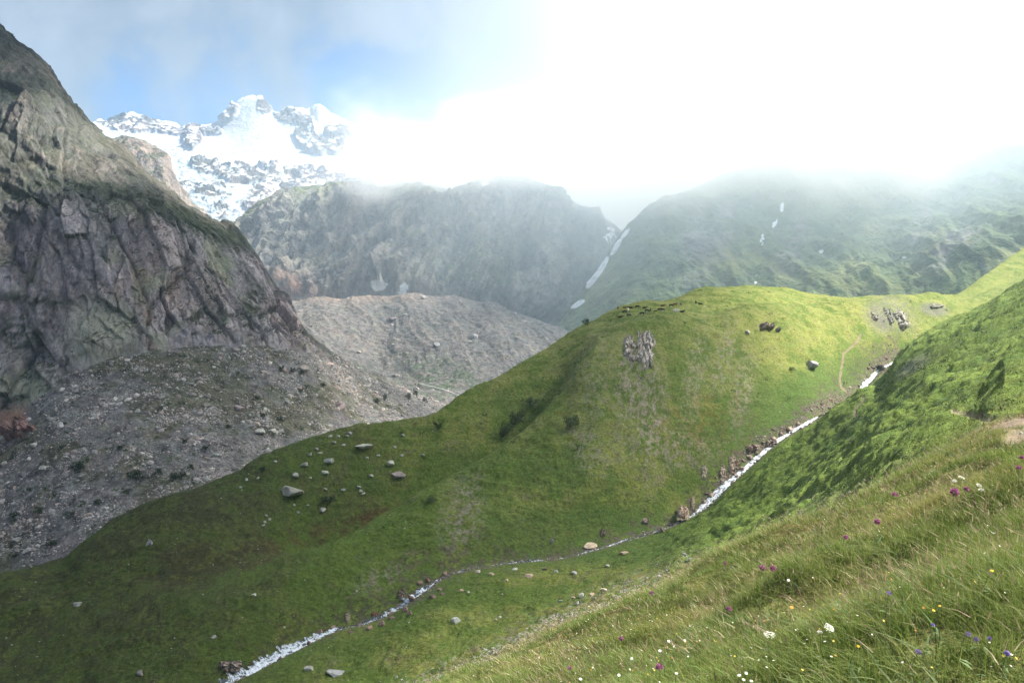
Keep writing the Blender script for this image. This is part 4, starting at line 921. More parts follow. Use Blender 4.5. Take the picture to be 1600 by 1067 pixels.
HERD = [(965, 483, 'red', 'graze', 90, 'reddish brown cow furthest left at the edge of the knoll'), (976, 481.5, 'red', 'lying', 0, 'reddish cow lying on the skyline right of the furthest left one'),
 (985, 481.5, 'black', 'lying', 180, 'black cow lying on the skyline above a white one'), (981, 487, 'white', 'stand', 70, 'white cow left of the herd, standing below the skyline'),
 (976.5, 489, 'brown', 'graze', 200, 'brown cow half behind the left white cow'), (969.5, 496.5, 'black', 'lying', 10, 'dark cow lying apart, lower left of the herd'),
 (983, 494.5, 'grey', 'graze', 20, 'greyish brown cow below the left white cow'), (955, 502, 'black', 'graze', 80, 'small dark calf furthest down at the left'),
 (996, 481.5, 'black', 'graze', 0, 'black cow on the skyline between two gaps'), (1003, 490, 'black', 'graze', 190, 'black cow grazing alone in the centre foreground of the herd'),
 (1007, 482, 'brown', 'lying', 0, 'dark brown cow lying on the skyline left of the middle group'), (1011, 484.5, 'black', 'graze', 20, 'black cow just below the skyline in the middle'),
 (1016, 482.5, 'brown', 'stand', 80, 'brown cow facing away beside a black one, middle of the herd'), (1024.5, 486.5, 'black', 'lying', 180, 'black cow lying left of the small white calf'),
 (1035, 478.5, 'red', 'lying', 0, 'reddish cow highest in the dense group'), (1030.5, 482.5, 'brown', 'graze', 180, 'dark brown cow at the left of the dense group'),
 (1038, 481.5, 'brown', 'graze', 0, 'brown cow at the lower right of the dense group'), (1036, 487, 'white', 'lying', 0, 'small white calf lying under the dense group'),
 (1049, 479.5, 'brown', 'graze', 0, 'dark brown cow left in the pair on the upper right'), (1054, 478, 'red', 'stand', 20, 'reddish cow right in the pair on the upper right'),
 (1057.5, 483, 'white', 'graze', 0, 'white cow under the upper right pair'), (1056, 487.5, 'white', 'lying', 180, 'white cow lying lowest beside the big black cow'),
 (1065, 485, 'black', 'lying', 0, 'big black cow lying right of the two white cows'), (1063.5, 477.5, 'grey', 'stand', 80, 'grey cow facing away above the big black cow'),
 (1088, 474.5, 'black', 'stand', 88, 'black cow standing end on, left of the far right pair'), (1095, 477.5, 'black', 'stand', 165, 'large black cow side on, apart on the right'),
 (1101.5, 480, 'white', 'lying', 0, 'small white calf lying furthest right')]
cowmesh = {}
for u, v, hd, pose, ang, lab in HERD:
    p = hit(u, v, rad=5)
    if p is None: print('cow lost', lab); continue
    key = (hd, pose)
    if key not in cowmesh:
        m_ = COWM[pose].copy(); m_.materials.clear(); m_.materials.append(HIDE[hd]); cowmesh[key] = m_
        for pl in m_.polygons: pl.use_smooth = True
    o = bpy.data.objects.new('cow', cowmesh[key]); C.objects.link(o); s = .62 if 'calf' in lab else 1.1
    o.location = p - np.array([0, 0, .05]); o.rotation_euler = (0, 0, radians(ang)); o.scale = (s, s, s)
    tag(o, lab, 'cow', 'cows grazing and resting on the knoll')

# ---------------------------------------------------------------- shrubs
M_LEAF = mat_plain('leaf', (0, 0, 0), .75, .3, 2.0, 0, .2, attr=True, trans=.3)
def leafblob(seed, n, cols, flat=.75):
    rs = np.random.RandomState(seed); ctr = rs.normal(size=(max(5, n//60), 3))*(.42, .42, .26) + (0, 0, .45)
    c = ctr[rs.randint(0, len(ctr), n)]; d = rs.normal(size=(n, 3)); d /= np.linalg.norm(d, axis=1)[:, None]
    p = c + d*rs.uniform(.18, .36, n)[:, None]*(1, 1, flat); p[:, 2] = np.maximum(p[:, 2], .02)
    a = rs.normal(size=(n, 3)); a /= np.linalg.norm(a, axis=1)[:, None]; b = np.cross(a, rs.normal(size=(n, 3))); b /= np.linalg.norm(b, axis=1)[:, None]
    s = rs.uniform(.05, .10, n)[:, None]
    V = np.stack([p - a*s, p + b*s*.5, p + a*s, p - b*s*.5], 1).reshape(-1, 3); Fc = np.arange(4*n).reshape(-1, 4)
    K = np.repeat(np.array(cols)[rs.randint(0, len(cols), n)]*rs.uniform(.7, 1.2, (n, 1)), 4, 0)
    return V, Fc, K
def stems(seed, n=7):
    rs = np.random.RandomState(seed); V = []; Fc = []
    for k in range(n):
        a = rs.uniform(0, 6.28); t = np.array([cos(a)*.45, sin(a)*.45, .6]); w_ = .02
        i = len(V)*1; base = np.array([(w_, 0, -.1), (-w_*.5, w_*.87, -.1), (-w_*.5, -w_*.87, -.1)]); tip = base*.4 + t
        V += list(base) + list(tip)
        for q in range(3): Fc.append((i + q, i + (q + 1) % 3, i + 3 + (q + 1) % 3, i + 3 + q))
    return np.array(V), np.array(Fc)
M_BARK = mat_plain('bark', (.09, .065, .045), .9, .3, 8)
DG = [(.035, .06, .022), (.05, .08, .028), (.028, .045, .018)]; LG = [(.12, .16, .07), (.09, .13, .05), (.16, .19, .10)]
SHM = {}
def shrub(u, v, wpx, hpx, cols, label, group=None, key='a', names=('meadow_hillside',), name='shrub'):
    p = hit(u, v + hpx*.3, names)
    if p is None: return
    if key not in SHM:
        sd_ = 40 + len(SHM)*7
        SHM[key] = (leafblob(sd_, 620, cols), stems(sd_))
        V, Fc, K = SHM[key][0]; m1 = raw_mesh('foliage', V, Fc, M_LEAF, K); V2, F2 = SHM[key][1]; m2 = raw_mesh('stem', V2, F2, M_BARK)
        SHM[key] = (m1.data, m2.data); bpy.data.objects.remove(m1); bpy.data.objects.remove(m2)
    D = p[1]; r = bpy.data.objects.new(name, None); C.objects.link(r); r.location = p; sx = wpx*D/F/1.5; sz = hpx*D/F/.95
    r.scale = (sx, sx, sz); r.rotation_euler = (0, 0, random.uniform(0, 6.28)); tag(r, label, 'shrub', group)
    for nm, me in (('foliage', SHM[key][0]), ('stem', SHM[key][1])):
        o = bpy.data.objects.new(nm, me); C.objects.link(o); o.parent = r
for k, (u, v, a, b) in enumerate([(125, 732, 22, 16), (440, 577, 7, 9), (455, 580, 7, 9), (470, 584, 8, 8), (505, 603, 8, 7), (400, 622, 8, 7), (372, 585, 6, 6), (410, 650, 9, 7), (440, 655, 10, 7), (470, 612, 9, 6), (590, 628, 8, 9), (601, 622, 6, 10), (640, 622, 8, 10), (648, 617, 7, 12), (665, 626, 7, 9),
        (250, 640, 9, 7), (190, 700, 10, 8), (215, 742, 22, 14), (250, 738, 12, 10), (290, 690, 10, 8), (270, 745, 24, 10), (300, 730, 10, 7), (60, 800, 14, 10), (45, 765, 10, 8), (110, 805, 16, 9), (80, 850, 18, 9), (25, 808, 20, 12), (150, 785, 14, 8), (195, 770, 14, 9), (320, 700, 10, 6), (355, 668, 8, 6), (20, 870, 12, 8), (95, 700, 10, 8)]):
    shrub(u, v, a, b, DG, 'dark green shrub growing low among the scree stones', 'shrubs on the scree', 'dark%d' % (k % 3), ('scree_slope', 'moraine'))
for k, (u, v, a, b, lb) in enumerate([(808, 655, 26, 26, 'pale leafy bush on the shaded rim of the spur, upper one'), (785, 676, 24, 22, 'pale leafy bush lower on the rim of the spur'), (832, 632, 18, 16, 'green bush above the pale bushes on the spur'), (893, 660, 20, 22, 'dark green bush right of the pale bushes'),
        (1330, 690, 20, 9, 'greyish low bush on the right hand slope'), (1500, 622, 14, 8, 'grey green cushion bush above the bare path'), (918, 505, 12, 9, 'dark bush on the skyline left of the herd'), (684, 668, 12, 12, 'dark bush on the crest of the dark pasture'), (505, 782, 24, 9, 'low dark juniper under the largest boulder'),
        (411, 734, 10, 7, 'low dark bush at the left rim of the pasture'), (675, 780, 18, 8, 'pale tufted bush on the middle rib'), (1238, 577, 9, 5, 'small dark green bush left of the round grey boulder')]):
    pale = 'pale' in lb or 'grey' in lb
    shrub(u, v, a, b, LG if pale else DG, lb, None, ('pale%d' if pale else 'dark%d') % (k % 3))

# ---------------------------------------------------------------- grass of the near slope
M_BLADE = mat_plain('grass_blade', (0, 0, 0), .7, .12, 1.0, 0, .25, attr=True, trans=.35)
def blades(P0, H, Wd, lean, curve, col, tipcol, segs=3, rs=None):
    n = len(P0); az_ = rs.uniform(0, 6.28, n); side = np.stack([np.cos(az_), np.sin(az_), 0*az_], -1)
    V = np.zeros((n, 2*segs + 1, 3)); K = np.zeros((n, 2*segs + 1, 3))
    for k in range(segs + 1):
        t = k/segs
        c = P0 + np.stack([lean[:, 0]*H*(t + curve*t*t), lean[:, 1]*H*(t + curve*t*t), H*(t - .28*curve*t*t*np.hypot(lean[:, 0], lean[:, 1])*2)], -1)
        w = Wd*(1 - t*.85)*.5; cc = col*(1 - t)[..., None] + tipcol*t if isinstance(t, np.ndarray) else col*(1 - t) + tipcol*t
        if k < segs: V[:, 2*k] = c - side*w[:, None]; V[:, 2*k + 1] = c + side*w[:, None]; K[:, 2*k] = cc; K[:, 2*k + 1] = cc
        else: V[:, 2*segs] = c; K[:, 2*segs] = cc
    m = 2*segs + 1; off = (np.arange(n)*m)[:, None, None]
    q = np.array([[2*k, 2*k + 1, 2*k + 3, 2*k + 2] for k in range(segs - 1)]); t3 = np.array([[2*segs - 2, 2*segs - 1, 2*segs]])
    return V.reshape(-1, 3), [(q[None] + off).reshape(-1, 4), (t3[None] + off).reshape(-1, 3)], K.reshape(-1, 3)
def join(parts):
    V = []; Q = []; T3 = []; K = []; o = 0
    for v, f, k in parts:
        V.append(v); K.append(k)
        for a in (f if isinstance(f, list) else [f]): (Q if a.shape[1] == 4 else T3).append(a + o)
        o += len(v)
    return np.concatenate(V), [np.concatenate(x) for x in (Q, T3) if x], np.concatenate(K)
g, tt, n_, pu, pv, pd, path = G_MEADOW
rs = np.random.RandomState(21); rr = np.hypot(g[..., 0], g[..., 1])
fgm = ((tt < 4.0) & (rr > 1.2))*(path < .3)*1.0
tuss = sst(fbm(g, .55, 3, .6, 3.3) + .5*fbm(g, 2.4, 2, .5, 6.), -.7, .9)
dn = fgm*(.25 + tuss)/np.maximum(rr, 2)**1.35
N1 = 270000
pp, ri, ci = cells(g, np.ones_like(tt), dn, N1, rs, -60, 1700, 1180)
D = np.hypot(pp[:, 0], pp[:, 1]); ts = tuss[ri, ci]; hz = fbm(pp, 3.0, 3, .5, 7.7)
H = (.075 + .125*rs.uniform(0, 1, N1)**1.3)*(.65 + .65*ts)*np.interp(D, [2, 8, 20], [.85, 1., 1.])
ld = np.radians(215) + rs.normal(0, .9, N1); lm = np.abs(rs.normal(.35, .35, N1)); lean = np.stack([np.cos(ld)*lm, np.sin(ld)*lm], -1)
Wd = rs.uniform(.0025, .0055, N1)*np.interp(D, [2, 6, 20], [.8, 1.2, 2.6])
gcol = np.array([(.080, .125, .024), (.125, .18, .038), (.175, .21, .06), (.065, .11, .022)])
pk = rs.randint(0, 4, N1); cc = gcol[pk]*rs.uniform(.75, 1.32, (N1, 1))
yl = sst(hz + rs.normal(0, .25, N1), .0, .8); cc = mixc(cc, (.25, .215, .08), yl*.6)
tip = cc*1.25 + np.array([.03, .02, .005])
b1 = blades(pp, H, Wd, lean, .9, cc, tip, 3, rs)
# dry flowering stalks with seed heads
N2 = 11000
dn2 = fgm*(.1 + sst(fbm(g, 2.2, 3, .6, 13.), -.4, .7))/np.maximum(rr, 2)**1.3
pp, ri, ci = cells(g, np.ones_like(tt), dn2, N2, rs, -60, 1700, 1180); D = np.hypot(pp[:, 0], pp[:, 1])
H = rs.uniform(.17, .33, N2); ld = np.radians(200) + rs.normal(0, .8, N2); lm = np.abs(rs.normal(.35, .3, N2)); lean = np.stack([np.cos(ld)*lm, np.sin(ld)*lm], -1)
Wd = rs.uniform(.0016, .0026, N2)*np.interp(D, [2, 6, 20], [.9, 1.4, 3.2])
dry = np.array([(.30, .25, .15), (.36, .31, .20), (.24, .18, .11), (.30, .20, .15)])[rs.randint(0, 4, N2)]*rs.uniform(.8, 1.2, (N2, 1))
b2 = blades(pp, H, Wd, lean, .6, mixc(dry, (.10, .12, .04), np.full(N2, .5)), dry, 3, rs)
hd_ = rs.uniform(.05, .09, N2); cv = .6; top = pp + np.stack([lean[:, 0]*H*(.8 + cv*.64), lean[:, 1]*H*(.8 + cv*.64), H*(.8 - .28*cv*.64*lm*2)], -1)
b3 = blades(top, hd_, Wd*2.6, lean*1.5, .6, dry*1.05, dry*.9, 2, rs)
N6 = 11000
pp, ri, ci = cells(g, np.ones_like(tt), fgm*np.exp(2*fbm(g, 1.5, 3, .6, 53.))/np.maximum(rr, 2)**1.5, N6, rs, -60, 1700, 1180); D = np.hypot(pp[:, 0], pp[:, 1])
ld = rs.uniform(0, 6.28, N6); lean = np.stack([np.cos(ld), np.sin(ld)], -1)*rs.uniform(.6, 1.6, (N6, 1)); lc = np.array([(.07, .13, .03), (.10, .16, .05), (.05, .09, .02), (.13, .17, .06)])[rs.randint(0, 4, N6)]*rs.uniform(.7, 1.1, (N6, 1))
b4 = blades(pp, rs.uniform(.05, .13, N6), rs.uniform(.012, .032, N6)*np.interp(D, [2, 20], [.8, 1.6]), lean, .5, lc, lc*1.1, 3, rs)
V, Fl, K = join([b1, b2, b3, b4])
tag(raw_mesh('grass', V, Fl, M_BLADE, K), 'long meadow grass with dry seed heads on the near slope', 'grass', kind='stuff')
# tussocks of the middle distance
N4 = 190000
mm = ((tt > 4.3) & (tt < 14.2) & (rr > 30))*(path < .3)*(sdist - np.interp(pu, *WID) > .9 + 1.6*np.clip(fbm(g, 4, 2, .5, 3.), 0, 1))*1.0
dn4 = mm*(.35 + sst(fbm(g, 3.0, 3, .6, 31.), -.5, .6))/np.maximum(rr, 30)**1.5
pp, ri, ci = cells(g, np.ones_like(tt), dn4, N4, rs, -60, 1680, 1110); D = np.hypot(pp[:, 0], pp[:, 1])
H = rs.uniform(.10, .34, N4)*np.interp(D, [40, 150, 400], [.8, 1., 1.5]); ld = rs.uniform(0, 6.28, N4); lean = np.stack([np.cos(ld), np.sin(ld)], -1)*rs.uniform(.1, .9, (N4, 1))
cc = MCOL[ri, ci]*rs.uniform(.5, 1.75, (N4, 1))*(1 + rs.normal(0, .10, (N4, 3)))
V, Fl, K = blades(pp - (0, 0, .03), H, rs.uniform(.05, .13, N4)*np.interp(D, [40, 150, 400], [.5, 1., 1.8]), lean, .5, cc, cc*1.1, 2, rs)
tag(raw_mesh('pasture_grass', V, Fl, M_BLADE, K.clip(.005, .6)), 'short tufted grass over the slopes of the stream valley', 'grass', kind='stuff')
NB = 900; LB = 42
cl_ = mm*np.exp(3.2*fbm(g, 16, 3, .6, 61.))/np.maximum(rr, 30)**1.4*(1 + 2*sst(pu, 980, 1150)*(tt < 8) + 2*ell(820, 640, 70, 60, 0, .8))
pp, ri, ci = cells(g, np.ones_like(tt), cl_, NB, rs, -60, 1680, 1110); D = np.hypot(pp[:, 0], pp[:, 1])
rb = rs.uniform(.35, 1.15, NB)*np.interp(D, [50, 300], [.5, 1.3]); c3 = np.repeat(pp, LB, 0) + rs.normal(size=(NB*LB, 3))*np.repeat(rb, LB)[:, None]*(.55, .55, .28) + (0, 0, .12)
a3 = rs.normal(size=(NB*LB, 3)); a3 /= np.linalg.norm(a3, axis=1)[:, None]; b3_ = np.cross(a3, rs.normal(size=(NB*LB, 3))); b3_ /= np.linalg.norm(b3_, axis=1)[:, None]
s3 = np.repeat(rb, LB)[:, None]*rs.uniform(.12, .24, (NB*LB, 1))
V = np.stack([c3 - a3*s3, c3 + b3_*s3*.5, c3 + a3*s3, c3 - b3_*s3*.5], 1).reshape(-1, 3)
k3 = np.array([(.045, .085, .02), (.06, .10, .028), (.032, .06, .016), (.09, .12, .045)])[rs.randint(0, 4, NB)]*rs.uniform(.8, 1.3, (NB, 1)); k3 = np.repeat(k3, LB, 0)*rs.uniform(.7, 1.3, (NB*LB, 1))
tag(raw_mesh('ground_cover', V, np.arange(len(V)).reshape(-1, 4), M_LEAF, np.repeat(k3, 4, 0)), 'patches of low leafy herbs on the slopes of the valley', 'ground cover', kind='stuff')
N5 = 2600
dn5 = mm*np.exp(2.5*fbm(g, 14, 3, .6, 41.))/np.maximum(rr, 30)**1.5*(1 - .8*sst(pu, 900, 1100))
pp, ri, ci = cells(g, np.ones_like(tt), dn5, N5, rs, -60, 1300, 1110); D = np.hypot(pp[:, 0], pp[:, 1])
V, Fc, K = scatter_rocks(pp, (.07 + .05*rs.pareto(2.5, N5)).clip(0, .32), PAL[rs.randint(0, 5, N5)]*1.2, small, rs)
tag(raw_mesh('pasture_pebbles', V, Fc, M_STONE, K, smooth=False), 'tiny pale pebbles dotted over the pasture', 'pebbles', kind='stuff')
# carpets of tiny blossoms
M_PETAL = mat_plain('petal', (0, 0, 0), .6, .05, 3, 0, .2, attr=True, trans=.25)
N3 = 1900
dn3 = fgm*np.exp(2.2*fbm(g, 2.6, 3, .6, 23.))/np.maximum(rr, 2.5)**1.0*(1 + 1.5*ell(950, 1010, 170, 60, -15, .9))
pp, ri, ci = cells(g, np.ones_like(tt), dn3, N3, rs, -60, 1700, 1180); D = np.hypot(pp[:, 0], pp[:, 1])
pc = np.array([(.75, .74, .66), (.75, .74, .66), (.52, .40, .06), (.56, .45, .09), (.66, .62, .50), (.45, .22, .03)])[rs.randint(0, 6, N3)]
hh = rs.uniform(.14, .27, N3); rad = rs.uniform(.005, .010, N3)*np.interp(D, [2, 6, 20], [.85, 1., 1.5])
ang = np.arange(10)*2*pi/10; rr_ = np.where(np.arange(10) % 2, .45, 1.0)
disc = np.stack([np.cos(ang)*rr_, np.sin(ang)*rr_, .15*np.ones(10)], -1); disc = np.concatenate([[(0, 0, 0)], disc])
ct = pp + np.stack([0*hh, 0*hh, hh], -1); R = rot_many(rs.uniform(-.7, .7, N3), rs.uniform(-.7, .7, N3), rs.uniform(0, 6, N3))
V = np.einsum('nij,vj->nvi', R, disc)*rad[:, None, None] + ct[:, None]
f_ = np.array([[0, 1 + k, 1 + (k + 1) % 10] for k in range(10)])
fl = (V.reshape(-1, 3), (f_[None] + (np.arange(N3)*11)[:, None, None]).reshape(-1, 3), np.repeat(pc, 11, 0))
st_ = blades(pp, hh, np.full(N3, .002)*np.interp(D, [2, 20], [1, 2.5]), np.zeros((N3, 2)), 0, np.tile((.08, .12, .03), (N3, 1)), np.tile((.08, .12, .03), (N3, 1)), 2, rs)
V, Fl, K = join([fl, st_])
tag(raw_mesh('meadow_blossoms', V, Fl, M_PETAL, K), 'tiny white and yellow blossoms sprinkled through the near grass', 'wildflowers', kind='stuff')

# ---------------------------------------------------------------- flowers one can point at
M_STEM = mat_plain('stem', (.075, .12, .035), .7, .15, 20)
def petals_ball(seed, n, rad, cols, flat=1.0, ln=.45):
    rs = np.random.RandomState(seed); d = rs.normal(size=(n, 3)); d[:, 2] = np.abs(d[:, 2])*1.1 - .35; d /= np.linalg.norm(d, axis=1)[:, None]
    s = np.cross(d, rs.normal(size=(n, 3))); s /= np.linalg.norm(s, axis=1)[:, None]
    a = d*rad*.35*(1, 1, flat); b = d*rad*(1, 1, flat)*rs.uniform(.8, 1.15, (n, 1)); w_ = rad*.13
    V = np.stack([a - s*w_*.4, a + s*w_*.4, b + s*w_, b - s*w_], 1).reshape(-1, 3)
    return V, np.arange(4*n).reshape(-1, 4), np.repeat(np.array(cols)[rs.randint(0, len(cols), n)], 4, 0)
def umbel(seed, rad, cols):
    rs = np.random.RandomState(seed); parts = []
    for k in range(85):
        a = rs.uniform(0, 6.28); q = sqrt_(rs.uniform(0, 1))*rad; c = np.array([cos(a)*q, sin(a)*q, -q*q/rad*.25 + rs.uniform(-.002, .002)])
        d = disc*rad*.13 + c; parts.append((d, f_, np.tile(np.array(cols[k % len(cols)]), (11, 1))))
    return join(parts)
def sqrt_(x): return math.sqrt(x)
def daisy(rad, n, colp, wid=.28, droop=.1, seed=0):
    V = []; Fc = []
    for k in range(n):
        a = 2*pi*k/n; d = np.array([cos(a), sin(a), 0]); s = np.array([-sin(a), cos(a), 0]); i = len(V)
        V += [d*rad*.2 - s*rad*wid*.3, d*rad*.2 + s*rad*wid*.3, d*rad*.7 + s*rad*wid*.6 + (0, 0, -droop*rad*.4), d*rad - (0, 0, droop*rad), d*rad*.7 - s*rad*wid*.6 + (0, 0, -droop*rad*.4)]
        Fc.append([i, i + 1, i + 2, i + 3, i + 4])
    return np.array(V), np.array(Fc), np.tile(np.array(colp), (len(V), 1))
def tube(p0, p1, r0, r1, bend=(0, 0, 0), n=6, seg=6):
    V = []; Fc = []
    for k in range(seg + 1):
        t = k/seg; c = np.array(p0)*(1 - t) + np.array(p1)*t + np.array(bend)*t*(1 - t)*4; r = r0 + (r1 - r0)*t
        for j in range(n): V.append(c + r*np.array([cos(2*pi*j/n), sin(2*pi*j/n), 0]))
    for k in range(seg):
        for j in range(n): Fc.append((k*n + j, k*n + (j + 1) % n, (k + 1)*n + (j + 1) % n, (k + 1)*n + j))
    return np.array(V), np.array(Fc)
def flower(kind, u, v, wpx, label, name, cat, seed, group=None):
    p0 = hit(u, v + 30, rad=6)
    if p0 is None: print('flower lost', u, v); return
    D = p0[1]; hpx = .24*F/D*.92
    p = hit(u, min(v + hpx, 1150), rad=7)
    if p is None: p = p0
    D = p[1]; top = P(u, v, D); hgt = top[2] - p[2]
    if hgt < .1: p = p0; D = p[1]; top = P(u, v, D); hgt = max(.12, top[2] - p[2])
    rad = wpx*D/F/2; rs = np.random.RandomState(seed)
    r = bpy.data.objects.new(name, None); C.objects.link(r); r.location = p; tag(r, label, cat, group)
    tp = (top[0] - p[0], 0, hgt)
    V, Fc = tube((0, 0, -.03), tp, .0022, .0014, (rs.uniform(-.03, .03), rs.uniform(-.03, .03), 0)); raw_mesh('stem', V, Fc, M_STEM, parent=r)
    lv, lf, lk = [], [], []
    for k in range(3):
        a = rs.uniform(0, 6.28); z0 = hgt*rs.uniform(.08, .5); d = np.array([cos(a), sin(a), .45]); s = np.array([-sin(a), cos(a), 0]); L = rs.uniform(.03, .06)
        b0 = np.array([tp[0]*z0/hgt, 0, z0]); V = np.array([b0, b0 + d*L*.5 + s*L*.14, b0 + d*L + (0, 0, -.01), b0 + d*L*.5 - s*L*.14])
        raw_mesh('leaf', V, np.array([[0, 1, 2, 3]]), M_STEM, parent=r)
    if kind == 'clover': V, Fc, K = petals_ball(seed, 130, rad, [(.42, .14, .30), (.50, .22, .38), (.34, .10, .24)], .9)
    elif kind == 'umbel': V, Fc, K = umbel(seed, rad, [(.72, .72, .62), (.66, .66, .55), (.75, .74, .68)])
    elif kind == 'daisy': V, Fc, K = daisy(rad, 15, (.78, .78, .74))
    elif kind == 'bell': V, Fc, K = daisy(rad, 6, (.17, .12, .38), .7, .7)
    elif kind == 'mauve': V, Fc, K = petals_ball(seed, 60, rad, [(.30, .20, .48), (.24, .16, .40)], 1.1)
    elif kind == 'yellow': V, Fc, K = daisy(rad, 12, (.66, .46, .03))
    elif kind == 'orange': V, Fc, K = daisy(rad, 14, (.70, .27, .02))
    o = raw_mesh('flower_head', V, Fc, M_PETAL, K, parent=r); o.location = tp; o.rotation_euler = (rs.uniform(.1, .7), rs.uniform(-.3, .3), 0)
    if kind in ('daisy', 'yellow', 'orange'):
        V, f2 = ico_arr(2); c2 = raw_mesh('disc', V*(rad*.26, rad*.26, rad*.12) + (0, 0, rad*.04), f2, M_PETAL, np.tile((.62, .42, .03), (len(V), 1)), parent=o)
FLW = [('clover', 1491, 769, 15, 'pink flower head, large, beside a dark hollow in the upper right grass'), ('clover', 1510, 764, 9, 'smaller pink flower head just right of the large upper one'), ('clover', 1398, 773, 10, 'pink flower head alone high on the near crest'),
 ('clover', 1370, 815, 11, 'pink flower head in front of the dark fold of the grass'), ('clover', 1321, 839, 8, 'reddish pink flower head left of and below the dark fold'), ('clover', 1592, 731, 9, 'dark pink flower at the right edge, lower of two'), ('clover', 1596, 715, 8, 'dark pink flower at the right edge, upper of two'),
 ('clover', 1191, 887, 11, 'pink flower head, left of a close pair'), ('clover', 1207, 888, 10, 'pink flower head, right of a close pair'), ('clover', 1133, 880, 6, 'small faint pink flower head left of the close pair'), ('clover', 1139, 951, 9, 'magenta flower head alone below the close pair'),
 ('clover', 1030, 1042, 13, 'large pink flower head near the bottom edge'), ('clover', 1018, 926, 7, 'dull pink flower head near the lower crest'), ('clover', 970, 997, 8, 'dull red pink flower head in the lower meadow'), ('clover', 890, 1043, 7, 'faint mauve pink flower head low on the left'),
 ('umbel', 1202, 989, 19, 'broad white umbel flower on the left of two'), ('umbel', 1296, 979, 18, 'broad white umbel flower on the right of two'), ('umbel', 1281, 986, 9, 'small cream umbel left of the right broad one'),
 ('mauve', 1512, 1003, 9, 'pale mauve blossom, left in the group at the lower right'), ('mauve', 1525, 999, 9, 'pale mauve blossom, highest in the group at the lower right'), ('mauve', 1545, 1014, 8, 'pale mauve blossom, right in the group at the lower right'), ('bell', 1574, 1031, 12, 'vivid violet blossom in the lower right corner'),
 ('mauve', 1434, 1037, 10, 'mauve blossom near the bottom edge'), ('mauve', 1389, 927, 8, 'mauve blossom in the dark tuft of the middle grass'), ('bell', 1458, 974, 8, 'small violet blossom under the yellow ones'), ('orange', 1237, 948, 7, 'orange blossom above the two white umbels'),
 ('yellow', 1459, 953, 6, 'yellow blossom over the small violet one'), ('yellow', 1468, 946, 5, 'upper yellow blossom right of another yellow one'), ('yellow', 1341, 1009, 6, 'yellow blossom right of the broad white umbels'), ('yellow', 1550, 891, 7, 'yellow blossom in the dry grass at the right'),
 ('daisy', 1155, 1054, 7, 'white daisy, leftmost in the bottom cluster'), ('daisy', 1166, 1051, 6, 'white daisy, highest in the bottom cluster'), ('daisy', 1162, 1061, 6, 'white daisy in the middle of the bottom cluster'), ('daisy', 1174, 1063, 6, 'white daisy, rightmost in the bottom cluster'),
 ('daisy', 987, 1028, 6, 'white daisy above the line of the large pink head, left one'), ('daisy', 1031, 1016, 6, 'white daisy straight above the large pink head'), ('daisy', 1045, 1001, 6, 'white daisy high and right of the large pink head'), ('daisy', 967, 1054, 6, 'white daisy low and left of the large pink head'),
 ('daisy', 1057, 1051, 6, 'white daisy right of the large pink head'), ('daisy', 907, 1060, 6, 'white daisy lowest on the left'), ('daisy', 1070, 1000, 5, 'white daisy far right of its row'), ('daisy', 1232, 906, 6, 'white daisy right of and below the close pink pair'),
 ('umbel', 1503, 745, 10, 'white spray of blossoms, upright, on the right crest'), ('umbel', 1491, 750, 8, 'white spray left of the upright one'), ('umbel', 1530, 757, 9, 'white spray right of the pink flowers, upper'), ('umbel', 1533, 764, 9, 'white spray right of the pink flowers, lower')]
NAMES = dict(clover=('clover', 'clover'), umbel=('umbel_flower', 'wildflower'), mauve=('mauve_wildflower', 'wildflower'), bell=('violet_wildflower', 'wildflower'), orange=('orange_wildflower', 'wildflower'), yellow=('yellow_wildflower', 'wildflower'), daisy=('daisy', 'daisy'))
for k, (kind, u, v, wp, lab) in enumerate(FLW): flower(kind, u, v, wp*.95, lab, NAMES[kind][0], NAMES[kind][1], 700 + k)
# ---------------------------------------------------------------- air and clouds
def volume_mat(name, dens, aniso, col=(1, 1, 1)):
    m = bpy.data.materials.new(name); m.use_nodes = True; T = NT(m.node_tree); T.n.clear()
    v = T.new('ShaderNodeVolumePrincipled'); v.inputs['Color'].default_value = (*col, 1); v.inputs['Density'].default_value = dens
    v.inputs['Anisotropy'].default_value = aniso
    o = T.new('ShaderNodeOutputMaterial'); T.l.new(v.outputs[0], o.inputs['Volume'])
    return m, T, v
def box(name, lo, hi, m):
    x0, y0, z0 = lo; x1, y1, z1 = hi
    v = [(x0, y0, z0), (x1, y0, z0), (x1, y1, z0), (x0, y1, z0), (x0, y0, z1), (x1, y0, z1), (x1, y1, z1), (x0, y1, z1)]
    f = np.array([[0, 3, 2, 1], [4, 5, 6, 7], [0, 1, 5, 4], [1, 2, 6, 5], [2, 3, 7, 6], [3, 0, 4, 7]])
    return raw_mesh(name, v, f, m, smooth=False)

m, T, v = volume_mat('haze_air', 8.0e-5, .4, (.56, .78, 1.0))
tag(box('haze', (-3500, -600, -425), (4200, 6550, 1460), m), kind='stuff')
def ico(sub):
    import bmesh
    bm = bmesh.new(); bmesh.ops.create_icosphere(bm, subdivisions=sub, radius=1)
    v = np.array([x.co[:] for x in bm.verts]); f = np.array([[a.index for a in q.verts] for q in bm.faces]); bm.free()
    return v, f
def lump_cloud(name, c, rad, m, seed, label, L=.7, amp=.35):
    v, f = ico(5); d = 1 + amp*fbm(v, L, 4, .5, seed); v = v*d[:, None]*np.array(rad) + np.array(c)
    o = raw_mesh(name, v, f, m)
    return o
def SHC(x, y, z, rx, ry, rz, h=1000):
    t = (h - z)/SDIR[2]; return ((x + t*SDIR[0], y + t*SDIR[1], h), (rx, ry, rz))
